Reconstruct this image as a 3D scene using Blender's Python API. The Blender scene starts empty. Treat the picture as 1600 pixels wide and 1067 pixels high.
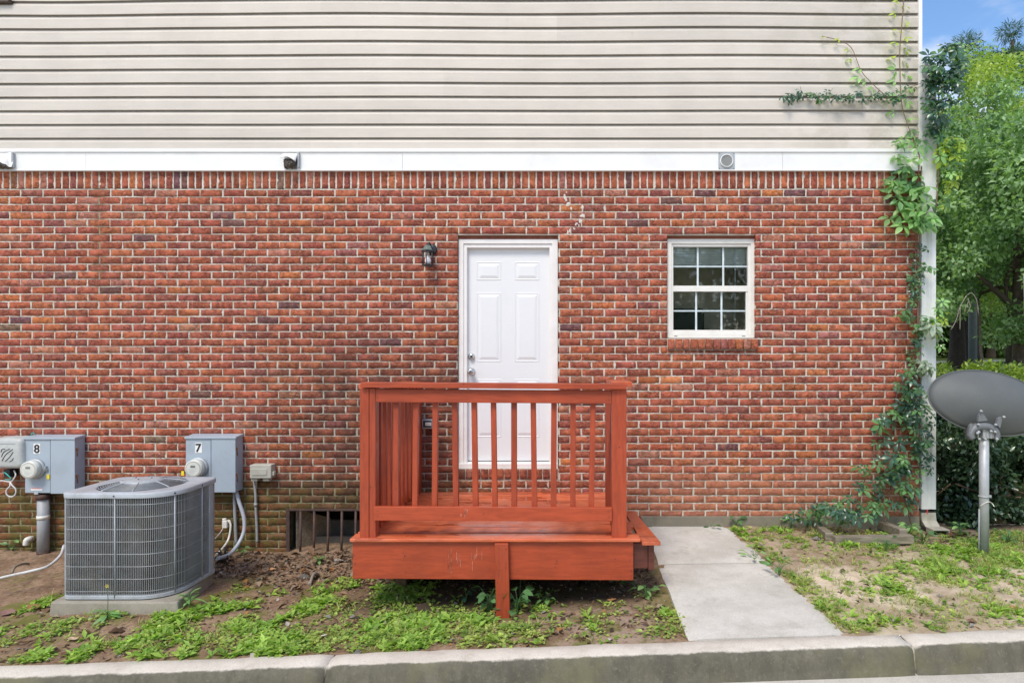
import bpy, math, random
import numpy as np
from mathutils import Vector, Matrix, Euler
random.seed(7); rng = np.random.default_rng(7)
R = math.radians
SC = bpy.context.scene
COL = SC.collection

# ------------------------------------------------------------------ camera
cam = bpy.data.cameras.new("camera"); camo = bpy.data.objects.new("camera", cam); COL.objects.link(camo)
camo.location = (0, 0, 1.7); camo.rotation_euler = (R(90), 0, 0)
cam.sensor_width = 36; cam.lens = 991.2/1600*36
cam.shift_x = -80/1600; cam.shift_y = 26.5/1600
cam.clip_end = 2000; cam.clip_start = .05
SC.camera = camo

# ------------------------------------------------------------------ world, sun, exposure
SUN_EL, SUN_AZ = 54, 200          # azimuth: 180 = behind the camera
w = bpy.data.worlds.new("World"); SC.world = w; w.use_nodes = True
nt = w.node_tree; nt.nodes.clear()
sky = nt.nodes.new('ShaderNodeTexSky'); sky.sky_type = 'NISHITA'; sky.sun_disc = False
sky.sun_elevation = R(SUN_EL); sky.sun_rotation = R(SUN_AZ); sky.ozone_density = 2.0; sky.air_density = 1.0; sky.dust_density = .6
tc = nt.nodes.new('ShaderNodeTexCoord'); mp = nt.nodes.new('ShaderNodeMapping'); mp.inputs['Scale'].default_value = (1, 1, 2.2)
mp.inputs['Location'].default_value = (.45, .2, .1)
cn = nt.nodes.new('ShaderNodeTexNoise'); cn.inputs['Scale'].default_value = 2.0; cn.inputs['Detail'].default_value = 6; cn.inputs['Roughness'].default_value = .6
cr = nt.nodes.new('ShaderNodeMapRange'); cr.interpolation_type = 'SMOOTHSTEP'
cr.inputs['From Min'].default_value = .44; cr.inputs['From Max'].default_value = .70
cmix = nt.nodes.new('ShaderNodeMix'); cmix.data_type = 'RGBA'; cmix.inputs[7].default_value = (8.2, 7.4, 6.5, 1)
hsv = nt.nodes.new('ShaderNodeHueSaturation'); hsv.inputs['Saturation'].default_value = 1.12
bg = nt.nodes.new('ShaderNodeBackground'); bg.inputs['Strength'].default_value = .15
wo = nt.nodes.new('ShaderNodeOutputWorld')
L = nt.links.new
L(tc.outputs['Generated'], mp.inputs['Vector']); L(mp.outputs[0], cn.inputs['Vector']); L(cn.outputs['Fac'], cr.inputs['Value'])
L(cr.outputs[0], cmix.inputs[0]); L(sky.outputs[0], hsv.inputs['Color']); L(hsv.outputs[0], cmix.inputs[6]); L(cmix.outputs[2], bg.inputs[0]); L(bg.outputs[0], wo.inputs[0])
sl = bpy.data.lights.new("sun", 'SUN'); sl.energy = 1.9; sl.angle = R(20); sl.color = (1, .925, .81)
so = bpy.data.objects.new("sun", sl); COL.objects.link(so)
# nishita rotation: direction to sun = (sin(rot)cos(el), cos(rot)cos(el), sin(el))
sd = Vector((math.sin(R(SUN_AZ))*math.cos(R(SUN_EL)), math.cos(R(SUN_AZ))*math.cos(R(SUN_EL)), math.sin(R(SUN_EL))))
so.rotation_euler = sd.to_track_quat('Z', 'Y').to_euler()
vs = SC.view_settings; vs.view_transform = 'Standard'; vs.look = 'None'; vs.gamma = 1; vs.use_curve_mapping = False; vs.exposure = .68
SC.cycles.use_denoising = True
SC.cycles.max_bounces = 6; SC.cycles.transparent_max_bounces = 8

# ------------------------------------------------------------------ helpers
D0 = 5.9
def X(px, d=D0): return (px-880)/991.2*d
def Z(py, d=D0): return 1.7-(py-560)/991.2*d
def P(px, py, d=D0): return (X(px, d), d, Z(py, d))
def PXY(x, y, z): return 880+x/y*991.2, 560+(1.7-z)/y*991.2

def smooth(a, b, v):
    t = np.clip((np.asarray(v, float)-a)/(b-a), 0, 1); return t*t*(3-2*t)

def props(o, label=None, cat=None, group=None, kind=None):
    if label: o['label'] = label
    if cat: o['category'] = cat
    if group: o['group'] = group
    if kind: o['kind'] = kind
    return o
def empty(name, loc=(0, 0, 0), label=None, cat=None, group=None, kind=None, rz=0):
    o = bpy.data.objects.new(name, None); COL.objects.link(o); o.location = loc; o.rotation_euler = (0, 0, rz)
    o.empty_display_size = .05
    return props(o, label, cat, group, kind)
def link(name, me, mat=None, parent=None, loc=None):
    o = bpy.data.objects.new(name, me); COL.objects.link(o)
    if mat and not me.materials: me.materials.append(mat)
    if parent is not None: o.parent = parent
    if loc is not None: o.location = loc
    return o
def mesh_np(name, V, F, cols=None, smooth_=False):
    """V (n,3), F (m,k) uniform polygons, cols (n,3) point colours"""
    me = bpy.data.meshes.new(name); V = np.asarray(V, np.float32); F = np.asarray(F, np.int32)
    m, k = F.shape
    me.vertices.add(len(V)); me.vertices.foreach_set('co', V.ravel())
    me.loops.add(m*k); me.loops.foreach_set('vertex_index', F.ravel())
    me.polygons.add(m); me.polygons.foreach_set('loop_start', np.arange(0, m*k, k, dtype=np.int32))
    try: me.polygons.foreach_set('loop_total', np.full(m, k, np.int32))
    except Exception: pass
    if cols is not None:
        a = me.color_attributes.new('col', 'FLOAT_COLOR', 'POINT')
        c = np.ones((len(V), 4), np.float32); c[:, :3] = cols; a.data.foreach_set('color', c.ravel())
    me.update(calc_edges=True); me.validate()
    if smooth_: me.polygons.foreach_set('use_smooth', np.ones(len(me.polygons), bool))
    return me

class MB:
    def __init__(s): s.v = []; s.f = []; s.sm = []
    def add(s, vs_, fs, sm=False):
        b = len(s.v); s.v += [tuple(v) for v in vs_]; s.f += [tuple(i+b for i in f) for f in fs]; s.sm += [sm]*len(fs); return s
    def box(s, x0, x1, y0, y1, z0, z1):
        return s.hexa([(x0, y0, z0), (x1, y0, z0), (x1, y1, z0), (x0, y1, z0), (x0, y0, z1), (x1, y0, z1), (x1, y1, z1), (x0, y1, z1)])
    def hexa(s, c):
        return s.add(c, [(3, 2, 1, 0), (4, 5, 6, 7), (0, 1, 5, 4), (1, 2, 6, 5), (2, 3, 7, 6), (3, 0, 4, 7)])
    def tube(s, pts, r, n=8, cap=True):
        pts = [Vector(p) for p in pts]; rs = r if isinstance(r, (list, tuple)) else [r]*len(pts)
        vs_, fs = [], []
        up = None
        for i, p in enumerate(pts):
            t = (pts[min(i+1, len(pts)-1)]-pts[max(i-1, 0)])
            t = t.normalized() if t.length > 1e-9 else Vector((0, 0, 1))
            if up is None: up = Vector((0, 0, 1)) if abs(t.z) < .9 else Vector((1, 0, 0))
            a = t.cross(up); a = a.normalized() if a.length > 1e-6 else Vector((1, 0, 0)); b = t.cross(a).normalized(); up = -b
            for k in range(n):
                an = 2*math.pi*k/n; vs_.append(p+(a*math.cos(an)+b*math.sin(an))*rs[i])
        for i in range(len(pts)-1):
            for k in range(n):
                k2 = (k+1) % n; fs.append((i*n+k, i*n+k2, (i+1)*n+k2, (i+1)*n+k))
        s.add(vs_, fs, True)
        if cap:
            b = len(s.v)-len(vs_)
            s.f.append(tuple(b+k for k in range(n))[::-1]); s.sm.append(False)
            e = b+(len(pts)-1)*n; s.f.append(tuple(e+k for k in range(n))); s.sm.append(False)
        return s
    def lathe(s, prof, c=(0, 0, 0), axis='z', n=24, cap=True):
        """prof: (radius, height) pairs"""
        vs_, fs = [], []
        for r, h in prof:
            for k in range(n):
                a = 2*math.pi*k/n; u, v = r*math.cos(a), r*math.sin(a)
                p = (u, v, h) if axis == 'z' else ((u, -h, v) if axis == 'y' else (h, u, v))
                vs_.append((c[0]+p[0], c[1]+p[1], c[2]+p[2]))
        for i in range(len(prof)-1):
            for k in range(n):
                k2 = (k+1) % n; fs.append((i*n+k, i*n+k2, (i+1)*n+k2, (i+1)*n+k))
        s.add(vs_, fs, True)
        if cap:
            b = len(s.v)-len(vs_); s.f.append(tuple(b+k for k in range(n))[::-1]); s.sm.append(False)
            e = b+(len(prof)-1)*n; s.f.append(tuple(e+k for k in range(n))); s.sm.append(False)
        return s
    def prism(s, poly, z0, z1, f=None):
        """poly list of (a,b); f maps (a,b,h)->xyz"""
        f = f or (lambda a, b, h: (a, b, h)); n = len(poly)
        vs_ = [f(a, b, z0) for a, b in poly]+[f(a, b, z1) for a, b in poly]
        fs = [tuple(range(n))[::-1], tuple(range(n, 2*n))]+[(i, (i+1) % n, n+(i+1) % n, n+i) for i in range(n)]
        return s.add(vs_, fs)
    def build(s, name, mat=None, parent=None, bevel=0, loc=None, seg=2, fixn=True):
        me = bpy.data.meshes.new(name)
        vv = s.v
        if loc is None and parent is None and vv:      # put the origin at the base centre
            a = np.array(vv); loc = ((a[:, 0].min()+a[:, 0].max())/2, (a[:, 1].min()+a[:, 1].max())/2, a[:, 2].min())
            vv = [tuple(q) for q in (a-np.array(loc))]
        elif parent is not None:
            base = np.array(parent.matrix_world_base if hasattr(parent, 'matrix_world_base') else wloc(parent)); a = np.array(vv)-base
            c = a.mean(axis=0); vv = [tuple(q) for q in (a-c)]; loc = tuple(c)
        me.from_pydata(vv, [], s.f); me.update()
        if any(s.sm): me.polygons.foreach_set('use_smooth', np.array(s.sm, bool))
        if fixn:
            import bmesh
            bm = bmesh.new(); bm.from_mesh(me); bmesh.ops.recalc_face_normals(bm, faces=bm.faces); bm.to_mesh(me); bm.free()
        o = link(name, me, mat, parent, loc)
        if bevel:
            m = o.modifiers.new('bevel', 'BEVEL'); m.width = bevel; m.segments = seg; m.limit_method = 'ANGLE'; m.angle_limit = R(40)
        return o
def wloc(o):
    l = Vector(o.location)
    while o.parent is not None: o = o.parent; l = l+Vector(o.location)
    return tuple(l)
def copy_tree(o, parent=None):
    c = o.copy(); COL.objects.link(c)
    if parent is not None: c.parent = parent
    for ch in list(o.children): copy_tree(ch, c)
    return c

# ------------------------------------------------------------------ materials
class NT:
    """tiny node helper"""
    def __init__(s, name):
        s.m = bpy.data.materials.new(name); s.m.use_nodes = True; s.t = s.m.node_tree
        s.b = s.t.nodes['Principled BSDF']; s.out = s.t.nodes['Material Output']
        s.geo = s.t.nodes.new('ShaderNodeNewGeometry'); s.pos = s.geo.outputs['Position']
    def n(s, t, **k):
        x = s.t.nodes.new(t)
        for a, b in k.items(): setattr(x, a, b)
        return x
    def l(s, a, b): s.t.links.new(a, b)
    def put(s, sock, v):
        if isinstance(v, bpy.types.NodeSocket): s.l(v, sock)
        elif v is not None:
            if sock.type == 'RGBA' and not isinstance(v, (int, float)): v = (*v[:3], 1)
            sock.default_value = v
    def scale(s, v, sc):
        x = s.n('ShaderNodeVectorMath', operation='MULTIPLY'); s.put(x.inputs[0], v); x.inputs[1].default_value = sc; return x.outputs[0]
    def noise(s, scale=10, detail=4, rough=.6, dist=0, vec=None, out='Fac'):
        x = s.n('ShaderNodeTexNoise'); s.l(vec if vec is not None else s.pos, x.inputs['Vector'])
        x.inputs['Scale'].default_value = scale; x.inputs['Detail'].default_value = detail; x.inputs['Roughness'].default_value = rough
        x.inputs['Distortion'].default_value = dist; return x.outputs[out]
    def vor(s, scale=10, feature='F1', vec=None, out='Distance'):
        x = s.n('ShaderNodeTexVoronoi', feature=feature); s.l(vec if vec is not None else s.pos, x.inputs['Vector']); x.inputs['Scale'].default_value = scale; return x.outputs[out]
    def rng(s, v, a, b, c=0, d=1, sm=True):
        x = s.n('ShaderNodeMapRange', interpolation_type='SMOOTHSTEP' if sm else 'LINEAR'); s.put(x.inputs[0], v)
        for i, q in enumerate((a, b, c, d)): x.inputs[i+1].default_value = q
        return x.outputs[0]
    def math(s, op, a, b=0, c=0):
        x = s.n('ShaderNodeMath', operation=op); s.put(x.inputs[0], a); s.put(x.inputs[1], b)
        if op == 'MULTIPLY_ADD': s.put(x.inputs[2], c)
        return x.outputs[0]
    def mul(s, a, b): return s.math('MULTIPLY', a, b)
    def mix(s, f, a, b, mode='MIX'):
        x = s.n('ShaderNodeMix', data_type='RGBA', blend_type=mode); s.put(x.inputs[0], f); s.put(x.inputs[6], a); s.put(x.inputs[7], b); return x.outputs[2]
    def gray(s, v):
        x = s.n('ShaderNodeCombineColor'); [s.l(v, x.inputs[i]) for i in range(3)]; return x.outputs[0]
    def sep(s):
        if not hasattr(s, '_s'):
            x = s.n('ShaderNodeSeparateXYZ'); s.l(s.pos, x.inputs[0]); s._s = x.outputs
        return s._s
    def attr(s, n): x = s.n('ShaderNodeAttribute', attribute_name=n); return x.outputs['Color']
    def rand(s): return s.n('ShaderNodeObjectInfo').outputs['Random']
    def bump(s, h, strength=.5, dist=.005, prev=None):
        x = s.n('ShaderNodeBump'); x.inputs['Strength'].default_value = strength; x.inputs['Distance'].default_value = dist
        s.put(x.inputs['Height'], h)
        if prev is not None: s.l(prev, x.inputs['Normal'])
        return x.outputs[0]
    def fin(s, col=None, rough=.6, normal=None, metal=0, spec=.5, **k):
        s.put(s.b.inputs['Base Color'], col); s.put(s.b.inputs['Roughness'], rough); s.put(s.b.inputs['Metallic'], metal)
        s.put(s.b.inputs['Specular IOR Level'], spec)
        if normal is not None: s.l(normal, s.b.inputs['Normal'])
        for a, b in k.items(): s.put(s.b.inputs[a], b)
        return s.m

def simple(name, col, rough=.5, metal=0, var=.12, scale=12, dirt=None, dirt_amt=.4, dirt_scale=5, bump=.15, bscale=60, bdist=.002, spec=.5):
    t = NT(name); n = t.noise(scale, 5)
    c = t.mix(1, col, t.gray(t.rng(n, .3, .7, 1-var, 1+var, False)), 'MULTIPLY')
    if dirt is not None:
        c = t.mix(t.mul(t.rng(t.noise(dirt_scale, 8, .7), .45, .68), dirt_amt), c, dirt)
    return t.fin(c, rough, t.bump(t.noise(bscale, 4), bump, bdist), metal, spec)

def moss_mask(t):
    x, y, z = t.sep()[:3]
    lowz = t.math('ADD', t.rng(z, .72, .40, 0, .85), t.rng(z, .2, -.02, 0, .1))
    leftx = t.rng(x, -.2, -1.7, .08, 1)
    n = t.rng(t.noise(2.6, 6, .65), .25, .5, .7, 1)
    return t.mul(t.mul(lowz, leftx), n)
def grime_mask(t):
    x, y, z = t.sep()[:3]
    g = t.mul(t.rng(x, -3.4, -1.9), t.rng(x, -.75, -1.0)); g = t.mul(g, t.mul(t.rng(z, 2.3, 1.3), t.rng(z, .1, .4)))
    return t.mul(g, t.rng(t.noise(4.1, 7, .75), .38, .60, .30, .95))
def m_brick():
    t = NT('rough_red_brick'); col = t.attr('col')
    sv = t.scale(t.pos, (1, 1, 1.8))
    c = t.mix(1, col, t.gray(t.rng(t.noise(30, 7, .72), .25, .75, .58, 1.42, False)), 'MULTIPLY')
    patch = t.rng(t.noise(11, 3, .6), .5, .7)           # flashed patches
    c = t.mix(t.mul(patch, .3), c, (.17, .052, .045))
    c = t.mix(t.rng(t.noise(9, 3, .6, 0, t.scale(t.pos, (1.3, 1, 2))), .58, .70, 0, .5), c, (.56, .17, .055))
    c = t.mix(t.rng(t.noise(12, 4, .65, .5, t.scale(t.pos, (1.1, 1, 1.6))), .66, .73, 0, .6), c, (.13, .10, .13))
    c = t.mix(t.rng(t.noise(17, 6, .75, .3, t.scale(t.pos, (1, 1, 1.6))), .56, .72, 0, .42), c, (.50, .27, .21))
    ridge = t.math('ABSOLUTE', t.math('SUBTRACT', t.noise(19, 3, .7, 1.4, sv), .5))
    crack = t.mul(t.rng(ridge, .034, .006), t.rng(t.noise(11, 2), .38, .55))
    c = t.mix(t.mul(crack, .75), c, (.09, .025, .02))
    c = t.mix(t.rng(t.noise(30, 5, .85, .5), .57, .69, 0, .68), c, (.56, .33, .27))   # pale flecks
    c = t.mix(t.rng(t.noise(95, 3, .7), .66, .72, 0, .6), c, (.07, .025, .022))
    mm = moss_mask(t)
    c = t.mix(t.mul(mm, .86), c, (.105, .068, .024))
    c = t.mix(t.mul(mm, t.rng(t.noise(12, 5), .42, .6, 0, .75)), c, (.095, .10, .018))
    c = t.mix(t.mul(grime_mask(t), .8), c, (.06, .036, .026))
    x, y, z = t.sep()[:3]
    fade = t.mul(t.rng(x, .2, .9), t.rng(z, .85, .45))
    c = t.mix(t.mul(fade, .55), c, (.46, .20, .12))
    h = t.math('ADD', t.mul(t.noise(70, 6, .75), .7), t.mul(crack, -1.2))
    return t.fin(c, t.rng(t.noise(20), .3, .7, .72, .95), t.bump(h, .8, .0045), 0, .25)
def m_mortar():
    t = NT('pale_mortar')
    c = t.mix(t.rng(t.noise(3.2, 6, .65), .35, .7), (.60, .555, .475), (.46, .42, .35))
    c = t.mix(t.rng(t.noise(45, 5), .5, .75, 0, .35), c, (.36, .31, .25))
    mm = moss_mask(t)
    c = t.mix(t.mul(mm, .9), c, (.15, .15, .045))
    c = t.mix(t.mul(grime_mask(t), .6), c, (.14, .12, .09))
    x, y, z = t.sep()[:3]
    cj = t.mul(t.rng(t.math('ABSOLUTE', t.math('ADD', x, 4.315)), .09, .03), t.rng(z, 2.1, 2.5, 0, .75))
    c = t.mix(cj, c, (.20, .19, .12))
    return t.fin(c, .95, t.bump(t.noise(120, 5), .6, .003), 0, .15)
def m_siding():
    t = NT('beige_vinyl_siding'); x, y, z = t.sep()[:3]
    sv = t.scale(t.pos, (.35, 1, 3))
    c = t.mix(t.rng(t.noise(2.2, 5), .3, .7), (.62, .565, .495), (.57, .52, .455))
    c = t.mix(1, c, t.gray(t.rng(t.noise(9, 6, .7, 0, sv), .25, .75, .94, 1.05, False)), 'MULTIPLY')
    r = t.rng(t.rand(), 0, 1, .95, 1.04, False); c = t.mix(1, c, t.gray(r), 'MULTIPLY')
    st = t.mul(t.rng(x, 1.6, 3.3, .1, 1), t.rng(t.noise(3.1, 5, .65), .45, .62))      # algae near the corner
    c = t.mix(t.mul(st, .38), c, (.26, .24, .15))
    c = t.mix(t.rng(t.noise(5, 7, .75, 0, t.scale(t.pos, (3, 1, .6))), .62, .75, 0, .25), c, (.30, .28, .24))
    return t.fin(c, .5, t.bump(t.noise(60, 3, .5, 0, t.scale(t.pos, (.15, 1, 2))), .12, .002), 0, .4)
def m_wood(name, base, dark, axis='x', paint=.5, wet=0, worn=(.50, .27, .2)):
    t = NT(name)
    sc = {'x': (.12, 1, 1), 'y': (1, .12, 1), 'z': (1, 1, .12)}[axis]; v = t.scale(t.pos, sc)
    g = t.noise(46, 5, .6, .6, v); c = t.mix(t.rng(g, .36, .62), dark, base)
    c = t.mix(1, c, t.gray(t.rng(t.noise(3.5, 5), .3, .7, .86, 1.1, False)), 'MULTIPLY')
    c = t.mix(1, c, t.gray(t.rng(t.rand(), 0, 1, .88, 1.08, False)), 'MULTIPLY')
    c = t.mix(t.rng(t.noise(30, 6, .8, 0, t.scale(t.pos, (1, 1, 1))), .66, .76, 0, paint), c, worn)
    knots = t.rng(t.vor(7.5), .05, .02); c = t.mix(t.mul(knots, .8), c, (.035, .012, .01))
    rough = t.rng(t.noise(8), .3, .7, .30, .5) if wet else t.rng(t.noise(8), .3, .7, .42, .62)
    nb = t.bump(t.math('ADD', g, t.mul(t.noise(150, 3, .6, 0, v), .5)), .4, .002)
    if wet:
        wm = t.rng(t.noise(3.4, 3, .5, .3, t.scale(t.pos, (.8, 3.5, 1))), .57, .61)
        c = t.mix(wm, c, t.mix(1, c, (.66, .50, .42), 'MULTIPLY')); rough = t.math('SUBTRACT', rough, t.mul(wm, .36))
        wf = t.rng(t.noise(2.5, 5, .6), .4, .66, 0, .30); c = t.mix(wf, c, worn)
    return t.fin(c, rough, nb, 0, .5)
def m_concrete(name, a, b, stain=(.2, .19, .15), stain_amt=.3, face=None):
    t = NT(name)
    c = t.mix(t.rng(t.noise(2.4, 7, .7), .35, .65), a, b)
    c = t.mix(1, c, t.gray(t.rng(t.noise(160, 4, .7), .3, .7, .78, 1.16, False)), 'MULTIPLY')
    c = t.mix(t.rng(t.noise(5.5, 8, .75), .5, .72, 0, stain_amt), c, stain)
    c = t.mix(t.rng(t.noise(70, 2), .68, .74, 0, .5), c, (.16, .14, .12))
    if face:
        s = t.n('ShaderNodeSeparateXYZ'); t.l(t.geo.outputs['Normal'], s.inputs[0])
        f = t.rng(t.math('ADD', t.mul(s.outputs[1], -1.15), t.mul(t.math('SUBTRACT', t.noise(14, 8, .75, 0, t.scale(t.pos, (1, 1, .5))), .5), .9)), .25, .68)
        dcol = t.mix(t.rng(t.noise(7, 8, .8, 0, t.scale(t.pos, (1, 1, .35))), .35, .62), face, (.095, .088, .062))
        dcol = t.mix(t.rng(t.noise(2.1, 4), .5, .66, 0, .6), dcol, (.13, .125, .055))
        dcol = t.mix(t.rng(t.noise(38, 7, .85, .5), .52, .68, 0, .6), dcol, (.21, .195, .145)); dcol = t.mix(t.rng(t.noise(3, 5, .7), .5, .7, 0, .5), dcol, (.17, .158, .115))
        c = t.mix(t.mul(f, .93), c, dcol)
    return t.fin(c, .9, t.bump(t.noise(90, 6, .7), .5, .003), 0, .25)
def m_leaf(name, a, b, rough=.45, trans=.3, use_attr=True, spec=.5, vary=.35):
    t = NT(name)
    c = t.mix(t.rng(t.noise(7, 3), .3, .7), a, b)
    if use_attr: c = t.mix(1, c, t.attr('col'), 'MULTIPLY')
    else: c = t.mix(1, c, t.gray(t.rng(t.rand(), 0, 1, 1-vary, 1+vary, False)), 'MULTIPLY')
    t.fin(c, rough, t.bump(t.noise(140, 2), .2, .001), 0, spec)
    tr = t.n('ShaderNodeBsdfTranslucent'); t.l(t.mix(1, c, (1.5, 1.7, .6), 'MULTIPLY'), tr.inputs[0])
    ms = t.n('ShaderNodeMixShader'); ms.inputs[0].default_value = trans
    t.l(t.b.outputs[0], ms.inputs[1]); t.l(tr.outputs[0], ms.inputs[2]); t.l(ms.outputs[0], t.out.inputs[0])
    return t.m
def m_soil():
    t = NT('yard_soil'); x, y, z = t.sep()[:3]
    c = t.mix(t.rng(t.noise(5, 7, .7), .35, .65), (.21, .135, .085), (.36, .25, .165))
    c = t.mix(t.rng(t.noise(38, 5, .7), .45, .7, 0, .7), c, (.085, .055, .036))
    sand = t.mul(t.rng(x, 1.35, 1.9), t.rng(t.noise(2.3, 6, .65), .28, .52)); sand = t.mul(sand, t.rng(y, 5.75, 5.0, .25, 1))
    sc = t.mix(t.rng(t.noise(1.7, 5), .4, .62), (.44, .35, .25), (.68, .57, .43))
    sc = t.mix(t.rng(t.noise(30, 5, .7), .5, .72, 0, .55), sc, (.25, .18, .12))
    c = t.mix(sand, c, sc)
    s2 = t.mul(t.mul(t.rng(x, -.4, .2), t.rng(x, .75, .45)), t.mul(t.rng(y, 4.5, 4.2), t.rng(t.noise(5, 5), .4, .6)))
    c = t.mix(t.mul(s2, .8), c, (.38, .29, .22))
    mo = t.mul(t.rng(t.noise(3.3, 6, .7), .48, .6), t.rng(x, 1.2, .3, .15, 1)); mo = t.mul(mo, t.rng(y, 5.5, 4.9))
    c = t.mix(t.mul(mo, .75), c, (.13, .15, .025))
    under = t.mul(t.mul(t.rng(x, -1.7, -1.3), t.rng(x, .7, .4)), t.rng(y, 4.35, 4.6))  # soil colour darkened under the deck, standing in for its shade
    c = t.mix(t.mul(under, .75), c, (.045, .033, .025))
    far = t.rng(y, 6.3, 7.5); c = t.mix(far, c, (.10, .13, .035))
    return t.fin(c, .97, t.bump(t.noise(85, 8, .8), .9, .008), 0, .1)

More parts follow.
